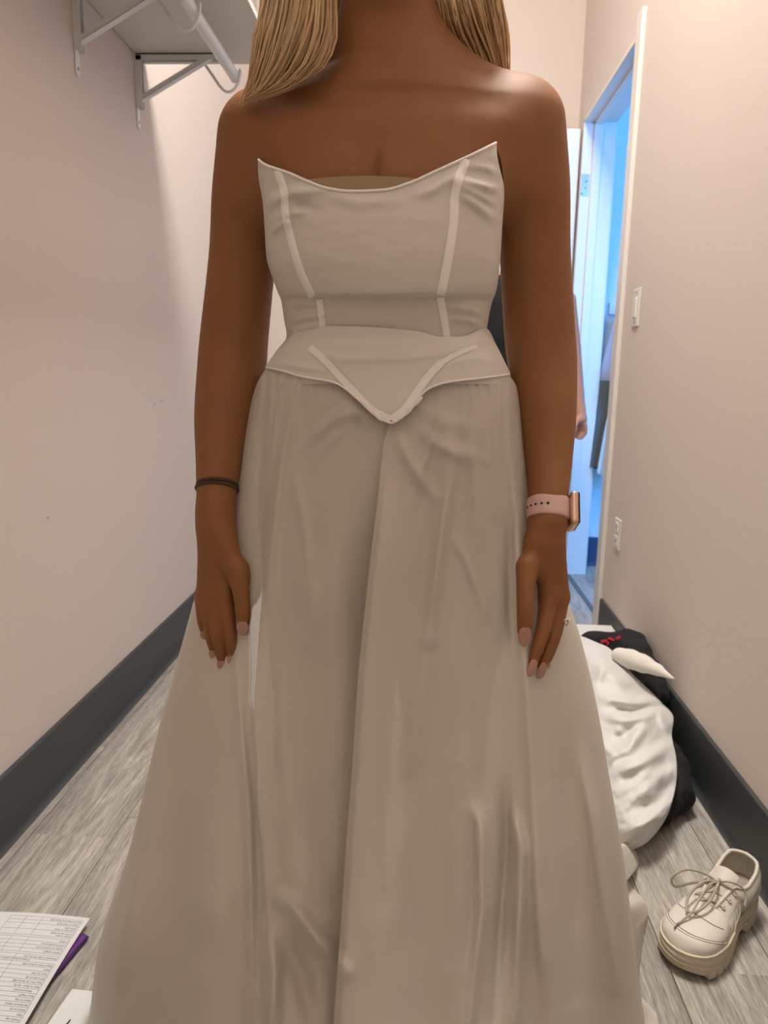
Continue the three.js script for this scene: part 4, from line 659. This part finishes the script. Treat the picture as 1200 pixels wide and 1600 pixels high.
{
  const R = new THREE.CatmullRomCurve3([[895, 990, 0.20], [912, 995, 0.215], [934, 1004, 0.22], [952, 1012, 0.225], [972, 1033, 0.22], [990, 1054, 0.20], [1015, 1078, 0.165], [1036, 1099, 0.15], [1052, 1118, 0.14], [1050, 1148, 0.13], [1057, 1185, 0.125], [1057, 1220, 0.115], [1048, 1257, 0.10], [1028, 1286, 0.085], [1000, 1308, 0.06], [972, 1322, 0.03]].map((a) => V3(...a)), false, 'centripetal');
  const Lc = new THREE.CatmullRomCurve3([[880, 994, 0.19], [885, 1020, 0.19], [892, 1060, 0.17], [916, 1120, 0.16], [933, 1190, 0.13], [947, 1260, 0.09], [957, 1305, 0.05], [963, 1326, 0.02]].map((a) => V3(...a)), false, 'centripetal');
  const F = ridges([[[[925, 1086], [960, 1092], [995, 1098], [1040, 1090]], 9, 0.022], [[[930, 1115], [985, 1126], [1028, 1112]], 8, 0.02], [[[935, 1104], [985, 1112], [1035, 1102]], 7, -0.018], [[[950, 1180], [980, 1172], [1012, 1128]], 9, 0.02], [[[945, 1160], [975, 1150], [995, 1130]], 8, -0.018], [[[950, 1212], [1000, 1192], [1050, 1162]], 10, 0.022], [[[960, 1230], [1010, 1212], [1052, 1190]], 10, -0.016], [[[960, 1240], [1015, 1208], [1045, 1206]], 9, 0.018], [[[970, 1270], [1020, 1256], [1052, 1222]], 13, -0.022], [[[968, 1300], [1005, 1290], [1040, 1262]], 8, 0.012], [[[1028, 1112], [1036, 1130], [1048, 1150]], 5, 0.014], [[[915, 1030], [950, 1050], [990, 1075]], 10, 0.014], [[[935, 1010], [945, 1040], [925, 1080]], 8, 0.010], [[[948, 1200], [958, 1180], [940, 1165]], 6, 0.014]]);
  const g = sheet(90, 150, (u, v) => {
    const a = Lc.getPoint(v), b = R.getPoint(v), k = Math.min(1, u / 0.82), over = Math.max(0, (u - 0.82) / 0.18);
    const x = lerp(a.x, b.x, k), y = lerp(a.y, b.y, k); let h = lerp(a.z, b.z, k) + 0.045 * Math.sin(Math.PI * k) * Math.sin(Math.PI * clamp(v, 0.05, 1)) + 0.008 * fbm(x * 0.03, y * 0.03, 3, 3);
    h += 0.6 * F(x, y) * (1 - over);
    const q = Hh(x, y, Math.max(0.006, h));
    if (over > 0) { q.y = Math.max(0.006, q.y - b.z * 0.62 * over); q.x -= 0.018 * over * over; q.z -= 0.006 * over; }
    return q;
  });
  single('white_fabric', g, phys({ color: lin(0.66, 0.655, 0.635), roughness: 0.6, bumpMap: weaveTex, bumpScale: 0.0003 }), 'large crumpled white satin cloth heaped on the floor by the right wall', 'fabric');
  // stuffed white cloth end lying on the black garment
  const pts = [[968, 1024, 12], [985, 1030, 15], [1005, 1037, 14], [1028, 1047, 9], [1052, 1060, 2]].map(([x, y, w]) => { const p = Hh(x, y, 0.245); return [p, RP(p, w)]; });
  const cs = []; for (let i = 0; i + 1 < pts.length; i++) cs.push(C(pts[i][0], pts[i + 1][0], pts[i][1], pts[i + 1][1], 0.006));
  const dd = (x, y, z) => chainD(x, y, z, cs) + 0.0025 * fbm(x * 40, y * 40, z * 40, 2), bb = boundsOf(cs, 0.02);
  single('white_sleeve', nets(dd, bb.min.toArray(), bb.max.toArray(), 0.004, null, 3), std({ color: lin(0.70, 0.68, 0.62), roughness: 0.95, bumpMap: weaveTex, bumpScale: 0.001 }), 'small padded white cloth tapering to a point on the black garment', 'cloth');
  const bx = thing('white_box', 'flat white cardboard box behind the black garment at the right wall', 'box');
  part('box_body', box(0.56, 0.722, 0.001, 0.11, -2.68, -2.46, 0.003), M.white, bx); part('box_lid', box(0.557, 0.7245, 0.095, 0.122, -2.683, -2.457, 0.003), M.white, bx);
}

// ---------------------------------------------------------------- chunky sneaker
{
  const t = thing('sneaker', 'chunky off-white leather sneaker with loose laces on the floor at lower right', 'shoe');
  t.position.set(0.668, 0, -1.352); t.rotation.y = Math.atan2(-0.697, -0.717); t.scale.set(1.04, 1.0, 1.1);
  const Ln = 0.262, wS = curve([[0, 0], [0.02, 0.018], [0.06, 0.029], [0.15, 0.0365], [0.28, 0.037], [0.42, 0.037], [0.58, 0.045], [0.72, 0.050], [0.84, 0.047], [0.92, 0.038], [0.97, 0.024], [0.99, 0.013], [1, 0]]);
  const leather = phys({ color: lin(0.66, 0.62, 0.54), roughness: 0.5, bumpMap: peelTex, bumpScale: 0.0002 }), leather2 = phys({ color: lin(0.60, 0.55, 0.47), roughness: 0.5 });
  const rubber = std({ color: lin(0.60, 0.54, 0.41), roughness: 0.65 }), cream = std({ color: lin(0.66, 0.60, 0.43), roughness: 0.6 }), tread = std({ color: lin(0.30, 0.25, 0.19), roughness: 0.8 }), laceM = std({ color: lin(0.50, 0.45, 0.36), roughness: 0.9, bumpMap: weaveTex, bumpScale: 0.0008 }), stitch = std({ color: lin(0.22, 0.20, 0.18), roughness: 0.9 });
  const ss = []; for (let i = 0; i <= 44; i++) ss.push(0.5 - 0.5 * Math.cos(Math.PI * i / 44));
  const ring = []; for (let i = 0; i <= 44; i++) ring.push([ss[i], 1]); for (let i = 43; i >= 1; i--) ring.push([ss[i], -1]);
  const N = ring.length;
  const lo = (s) => 0.002 + 0.018 * smooth(0.30, 0.35, s) * smooth(0.47, 0.42, s) + 0.010 * Math.pow(smooth(0.8, 1, s), 1.5), hi = (s) => lerp(0.052, 0.046, s) + 0.012 * smooth(0.35, 0, s);
  const loft = (prof, y0, y1) => {                            // prof: [t, widen]
    const P = [], I = [], uv = [];
    prof.forEach(([q, o]) => ring.forEach(([s, sd]) => { const w = wS(s), e = s < 0.5 ? -1 : 1, nx = e * smooth(0.5 + 0.28 * e, 0.5 + 0.5 * e, s); P.push(s * Ln + nx * o, lerp(y0(s), y1(s), q), sd * (w + o * (1 - Math.abs(nx)))); uv.push(s, q); }));
    for (let j = 0; j + 1 < prof.length; j++) for (let i = 0; i < N; i++) { const a = j * N + i, b = j * N + (i + 1) % N; I.push(a, b, a + N, b, b + N, a + N); }
    for (const j of [0, prof.length - 1]) for (let i = 0; i < 44; i++) { const a = j * N + i, b = j * N + i + 1, c = j * N + (N - i) % N, d = j * N + (N - i - 1) % N; I.push(a, b, c, b, d, c); }
    const g = new THREE.BufferGeometry(); g.setAttribute('position', new THREE.Float32BufferAttribute(P, 3)); g.setAttribute('uv', new THREE.Float32BufferAttribute(uv, 2)); g.setIndex(I); const n = g.toNonIndexed(); n.computeVertexNormals(); return n;
  };
  part('midsole', loft([[0, -0.006], [0.06, -0.001], [0.12, 0.001], [0.2, 0.002], [0.22, 0.0006], [0.25, 0.0006], [0.27, 0.0024], [0.33, 0.0026], [0.35, 0.0012], [0.38, 0.0012], [0.40, 0.0028], [0.47, 0.003], [0.5, 0.0034], [0.52, 0.001], [0.58, 0.0], [0.62, 0.0022], [0.74, 0.0028], [0.84, 0.001], [0.95, -0.001], [1, -0.004]], lo, hi), rubber, t, 'thick yellowed sole');
  const lugs = []; for (const [s0, s1] of [[0.03, 0.10], [0.115, 0.19], [0.205, 0.28], [0.49, 0.56], [0.575, 0.645], [0.66, 0.73], [0.745, 0.81], [0.825, 0.89]]) for (const sd of [-1, 1]) { const sm = (s0 + s1) / 2, w = wS(sm); const b = new RoundedBoxGeometry((s1 - s0) * Ln, 0.016, 0.012, 2, 0.002); const sl = (wS(s1) - wS(s0)) / ((s1 - s0) * Ln); b.rotateY(-Math.atan(sl) * sd); b.translate(sm * Ln, lo(sm) + 0.0065, sd * (w - 0.0045)); lugs.push(b); }
  for (const l of lugs) part('tread_lug', l, rubber, t);
  part('outsole', loft([[0, -0.008], [1, -0.006]], (s) => lo(s) - 0.0015, (s) => lo(s) + 0.002), tread, t);
  const rim = (y, o, r, mat, name, s0 = 0.0) => { const p = []; ring.forEach(([s, sd]) => { if (s < s0) return; const e = s < 0.5 ? -1 : 1, nx = e * smooth(0.5 + 0.28 * e, 0.5 + 0.5 * e, s); p.push(V3(s * Ln + nx * o, y(s), sd * (wS(s) + o * (1 - Math.abs(nx))))); }); if (s0 > 0) { const k = p.length; } part(name, tube(p, r, 160, 6, s0 === 0), mat, t); };
  rim((s) => hi(s) + 0.0005, -0.0005, 0.0024, cream, 'welt');
  const base = (s) => hi(s) - 0.003, wU = (s) => Math.max(0, wS(s) - 0.0025 - 0.0025 * smooth(0.1, 0, s));
  const topY = curve([[0, 0.056], [0.06, 0.054], [0.15, 0.046], [0.25, 0.042], [0.34, 0.048], [0.40, 0.056], [0.47, 0.052], [0.56, 0.045], [0.66, 0.034], [0.7, 0.031]]);
  const topZ = curve([[0, 0], [0.03, 0.019], [0.08, 0.027], [0.15, 0.031], [0.25, 0.031], [0.34, 0.027], [0.42, 0.021], [0.55, 0.017], [0.66, 0.012], [0.7, 0.008]]);
  const sidePt = (s, q, sd, ins = 0) => { const w = wU(s), z1 = Math.min(topZ(s), w), z = lerp(w, z1, Math.pow(q, 1.5)) + 0.006 * Math.sin(Math.PI * q) * smooth(0, 0.1, s) - ins, y = base(s) + topY(s) * Math.pow(q, 0.92); const xo = -0.010 * Math.sin(Math.PI * q) * smooth(0.12, 0, s) + 0.006 * q * smooth(0.1, 0, s) + ins * 1.2 * smooth(0.12, 0, s); return V3(s * Ln + xo, y, sd * Math.max(0, z)); };
  const sq = (u) => 0.70 * (u < 0.4 ? 0.4 * Math.pow(u / 0.4, 1.8) : u);
  for (const sd of [-1, 1]) {
    part('quarter_panel', sheet(60, 18, (u, v) => sidePt(sq(u), v, sd)), leather, t);
    part('lining', sheet(60, 14, (u, v) => sidePt(sq(u), lerp(0.1, 1, v), sd, 0.0042)), leather2, t);
  }
  { const p = []; for (let i = 0; i <= 40; i++) p.push(sidePt(sq(1 - i / 40), 1, 1, 0.002)); for (let i = 1; i <= 40; i++) p.push(sidePt(sq(i / 40), 1, -1, 0.002)); for (const q of p) q.y += 0.0005; part('collar', tube(p, 0.0034, 160, 8), leather, t, 'padded collar edge'); }
  part('insole', sheet(30, 8, (u, v) => { const s = lerp(0.02, 0.7, u); return V3(s * Ln, base(s) + 0.006, (v * 2 - 1) * Math.max(0.001, wU(s) - 0.004)); }), std({ color: lin(0.35, 0.32, 0.28), roughness: 0.9 }), t);
  // toe box
  const ridge = curve([[0.6, 0.044], [0.66, 0.038], [0.74, 0.034], [0.82, 0.031], [0.9, 0.026], [0.95, 0.020], [0.985, 0.010], [1, 0.0]]);
  const toePt = (s, a, o = 0) => { const w = wU(s), c = Math.cos(a), n = Math.sin(a); return V3(s * Ln - 0.003 * smooth(0.9, 1, s) + o * 0.3, base(s) + (ridge(s) + o) * Math.pow(Math.abs(c), 0.62), Math.sign(n) * Math.pow(Math.abs(n), 0.8) * (w + o)); };
  part('toe_box', sheet(36, 44, (u, v) => toePt(lerp(0.62, 1, 1 - Math.pow(1 - u, 1.7)), (v - 0.5) * Math.PI)), leather, t);
  // mudguard overlay wrapping the toe
  part('mudguard', sheet(30, 60, (u, v) => { const a = (v - 0.5) * Math.PI * 0.999, m = Math.cos(a), s0 = lerp(0.60, 0.905, Math.pow(m, 0.5)), aa = a; const s = lerp(s0, 1, 1 - Math.pow(1 - u, 1.6)); return toePt(s, aa, 0.0016 * Math.min(1, (u + 0.02) * 20)); }), leather, t, 'stitched leather guard round the toe');
  const uline = (k, o) => { const p = []; for (let i = 0; i <= 40; i++) { const a = (i / 40 - 0.5) * Math.PI * 0.86; p.push(toePt(lerp(0.60, 0.905, Math.pow(Math.cos(a), 0.5)) + k, a, o)); } return p; };
  part('stitching', tube(uline(-0.004, 0.0006), 0.0007, 120, 5), stitch, t); part('stitching', tube(uline(0.016, 0.0018), 0.0005, 120, 5), stitch, t);
  part('stitching', tube([toePt(0.70, 0.9, 0.0008), toePt(0.735, 0.5, 0.0008), toePt(0.74, 0, 0.0008), toePt(0.735, -0.5, 0.0008), toePt(0.70, -0.9, 0.0008)], 0.0006, 40, 5), stitch, t);
  for (const sd of [-1, 1]) {
    part('stitching', tube([sidePt(0.03, 0.55, sd, -0.001), sidePt(0.14, 0.5, sd, -0.001), sidePt(0.28, 0.32, sd, -0.001), sidePt(0.40, 0.18, sd, -0.001)], 0.0006, 40, 5), stitch, t);
    part('stitching', tube([sidePt(0.36, 0.86, sd, -0.001), sidePt(0.37, 0.5, sd, -0.001), sidePt(0.42, 0.1, sd, -0.001)], 0.0006, 40, 5), stitch, t);
    part('eyestay', sheet(30, 6, (u, v) => sidePt(lerp(0.35, 0.68, u), lerp(0.62, 1.0, v), sd, -0.0015 * Math.sin(Math.PI * Math.min(1, v * 1.2 + 0.08)))), leather, t);
    for (let k = 0; k < 3; k++) part('side_rib', tube([sidePt(0.43 + k * 0.045, 0.62, sd, -0.001), sidePt(0.45 + k * 0.045, 0.35, sd, -0.0015), sidePt(0.49 + k * 0.045, 0.05, sd, -0.0005)], 0.0011, 24, 6), leather, t);
  }
  part('tongue', sheet(24, 14, (u, v) => { const s = lerp(0.68, 0.37, u), w = lerp(0.013, 0.021, u), a = (v - 0.5) * 2; return V3(s * Ln - 0.008 * u * u, base(s) + lerp(0.030, 0.062, u) + 0.007 * (1 - a * a) + 0.008 * u * u, a * w); }), leather2, t);
  // laces
  const eye = [0.64, 0.57, 0.50, 0.43]; const ep = (k, sd) => sidePt(eye[k], 0.93, sd, -0.003);
  for (const sd of [-1, 1]) for (let k = 0; k < 4; k++) { const g = new THREE.TorusGeometry(0.0034, 0.0011, 8, 18); const p = ep(k, sd); g.rotateX(-Math.PI / 2 + sd * 0.7); g.translate(p.x, p.y, p.z); part('eyelet', g, leather, t); }
  for (let k = 0; k < 3; k++) for (const sd of [-1, 1]) { const a = ep(k, sd), b = ep(k + 1, -sd), m = a.clone().lerp(b, 0.5); m.y += 0.006 + (sd > 0 ? 0.003 : 0); part('lace', tube([a, m, b], 0.0019, 24, 7), laceM, t); }
  { const a = ep(0, 1), b = ep(0, -1), m = a.clone().lerp(b, 0.5); m.y += 0.005; part('lace', tube([a, m, b], 0.0019, 24, 7), laceM, t); }
  const F1 = -1; const k0 = ep(3, 1).lerp(ep(3, -1), 0.5).add(V3(0.008, 0.012, 0)); const KP = (dx, dy, dz) => V3(k0.x + dx, k0.y + dy, k0.z + dz);
  part('lace', tube([ep(3, 1), KP(0, 0, 0.006), k0, KP(0, 0, -0.006), ep(3, -1)], 0.002, 30, 7), laceM, t);
  { const g = new THREE.TorusKnotGeometry(0.0032, 0.0022, 48, 8); g.translate(k0.x, k0.y + 0.001, k0.z); part('knot', g, laceM, t); }
  // bow loops and loose ends: +z local is the inner (camera left) side
  part('lace_loop', tube([k0, KP(0.008, 0.008, -0.024 * F1), KP(0.024, 0.008, -0.048 * F1), KP(0.044, -0.008, -0.062 * F1), KP(0.040, -0.026, -0.058 * F1), KP(0.018, -0.016, -0.036 * F1), KP(0.004, 0.0, -0.006 * F1)], 0.0023, 70, 7), laceM, t);
  part('lace_loop', tube([k0, KP(0.022, 0.006, -0.006), KP(0.052, -0.008, -0.008), KP(0.080, -0.022, 0.002), KP(0.086, -0.024, 0.012), KP(0.066, -0.014, 0.022), KP(0.030, 0.004, 0.016), KP(0.002, 0.002, 0.003)], 0.0023, 70, 7), laceM, t);
  part('lace_end', tube([k0, KP(0.026, 0.006, 0.004), KP(0.058, -0.010, 0.006), KP(0.088, -0.024, 0.006), KP(0.104, -0.033, 0.012), KP(0.112, -0.036, 0.014)], 0.0018, 50, 7), laceM, t);
  part('lace_end', tube([k0, KP(-0.004, 0.008, 0.014 * F1), KP(-0.014, 0.004, 0.030 * F1), KP(-0.016, -0.008, 0.040 * F1), KP(-0.006, -0.024, 0.044 * F1)], 0.0022, 40, 7), laceM, t);
  { const g = new THREE.CylinderGeometry(0.0016, 0.0016, 0.014, 8); g.rotateZ(Math.PI / 2 - 0.25); g.translate(k0.x + 0.117, k0.y - 0.038, k0.z + 0.015); part('aglet', g, stitch, t); }
}

// ---------------------------------------------------------------- papers and the purple case, lower left
{
  const cw = 1632, ch = 2112, cv = document.createElement('canvas'); cv.width = cw / 2; cv.height = ch / 2; const c = cv.getContext('2d'); c.scale(0.5, 0.5);
  c.fillStyle = '#d2d3d4'; c.fillRect(0, 0, cw, ch); c.fillStyle = '#15151a'; c.strokeStyle = '#3a3a40'; c.lineWidth = 4; c.font = '38px sans-serif';
  // blocks from the foot of the page upwards: [rows], each row one or two lines
  const blocks = [
    [['Back of Neck to Waist (JN)'], ['Nape to Waist (JN)'], ['Shoulder to Back', 'Waist (JN)'], ['Upper Chest', 'Across Back Width']],
    [['C-Bust'], ['Cuff Circumference'], ['Upper & Forearm Circ'], ['Sleeve Length']],
    [['Shoulder to BP (for B CUP)']],
    [['Nape Point to Bust (AB)'], ['Back'], ['Bust Up Size'], ['BP to BP (to B)'], ['Bust Circ (at Bust) (AB)'], ['Bust to Bust - (to B)'], ['      Measurement'], ['Bust Height'], ['Waist to Hip'], ['Neckline to Waist'], ['Waist (to B)'], ['Hips'], ['Inside Leg']],
  ];
  let y = ch - 70;
  blocks.forEach((b, bi) => {
    const x0 = 70, col = bi === 2 ? [x0, 640, 1100] : [x0, 640, 880, 1110];
    const yb = y; [...b].forEach((r) => { const h = 22 + 44 * r.length; r.forEach((s, i) => c.fillText(s, x0 + 14, y - h + 42 + i * 42)); y -= h; c.beginPath(); c.moveTo(x0, y); c.lineTo(col[col.length - 1], y); c.stroke(); });
    c.beginPath(); c.moveTo(x0, yb); c.lineTo(col[col.length - 1], yb); c.stroke(); for (const x of col) { c.beginPath(); c.moveTo(x, yb); c.lineTo(x, y); c.stroke(); }
    if (bi === 2) { c.fillText('if above please order a larger cup size', 420, y - 14); y -= 56; } else y -= 34;
  });
  const tx = new THREE.CanvasTexture(cv); tx.colorSpace = THREE.SRGBColorSpace; tx.anisotropy = 8;
  const p = thing('form_sheet', 'white printed measurement form with table rows lying upside down at lower left', 'paper');
  const x1 = -0.604, z0 = -1.192, pw = 0.216, ph = 0.279;
  const fn = (u, v) => V3(x1 - pw * u, 0.0165 + 0.004 * Math.sin(u * 3) + 0.003 * Math.sin(v * 4), z0 + ph * v);
  const g = sheet(20, 20, fn); const uv = g.attributes.uv; for (let j = 0; j <= 20; j++) for (let i = 0; i <= 20; i++) uv.setXY(j * 21 + i, i / 20, j / 20);
  part('printed_face', g, std({ map: tx, roughness: 0.85 }), p);
  const under = sheet(20, 20, (u, v) => { const q = fn(u, v); q.y -= 0.0006; return q; }); part('paper_sheet', under, M.paper, p);
}
{
  const t = thing('purple_case', 'purple zipped tablet case under the printed form at lower left', 'case'); t.position.set(-0.7, 0, -1.055); t.rotation.y = -0.17;
  part('case_body', (() => { const g = new RoundedBoxGeometry(0.18, 0.013, 0.24, 5, 0.006); g.translate(0, 0.0075, 0); return g; })(), std({ color: lin(0.10, 0.022, 0.17), roughness: 0.4 }), t);
  part('edge_band', (() => { const g = new RoundedBoxGeometry(0.1815, 0.004, 0.2415, 3, 0.0019); g.translate(0, 0.006, 0); return g; })(), std({ color: lin(0.02, 0.006, 0.03), roughness: 0.5 }), t, 'dark edge');
}
{
  const p = thing('blank_paper', 'small white sheet with one black pen stroke at the gown hem, lower left', 'paper');
  const a = Hh(113, 1545, 0.003), b = Hh(147, 1550, 0.003); const dx = b.clone().sub(a).setY(0).normalize(), dz = V3(-dx.z, 0, dx.x);
  part('paper_sheet', sheet(12, 12, (u, v) => a.clone().addScaledVector(dx, 0.14 * u).addScaledVector(dz, 0.2 * v).add(V3(0, 0.0015 * Math.sin(3 * u + 2 * v), 0))), M.paper, p);
  const q0 = Hh(101, 1604, 0.0062), q1 = Hh(110, 1593, 0.0062); const d = q1.clone().sub(q0), L = d.length(); const g = new THREE.BoxGeometry(0.0022, 0.0003, L); g.rotateY(Math.atan2(d.x, d.z)); g.translate((q0.x + q1.x) / 2, 0.0062, (q0.z + q1.z) / 2); part('pen_stroke', g, M.dark, p);
}
// scuffs on the left wall
{
  const sc = std({ color: lin(0.30, 0.27, 0.25), roughness: 0.9 });
  const sp = (x, y) => { const d = ray(x, y), t = XL / d.x; return V3(XL + 0.0004, H + t * d.y, t * d.z); };
  const wl = scene.getObjectByName('wall_left');
  for (const [x, y, l] of [[241, 632, 0.012], [252, 627, 0.014], [75, 809, 0.006], [300, 605, 0.006]]) { const g = new THREE.SphereGeometry(1, 10, 6); g.scale(0.0004, 0.0018, l); const p = sp(x, y); g.rotateX(0.3); g.translate(p.x, p.y, p.z); part('scuff_mark', g, sc, wl); }
}

scene.traverse((o) => { if (o.isLight) o.castShadow = true; });
renderer.render(scene, camera);
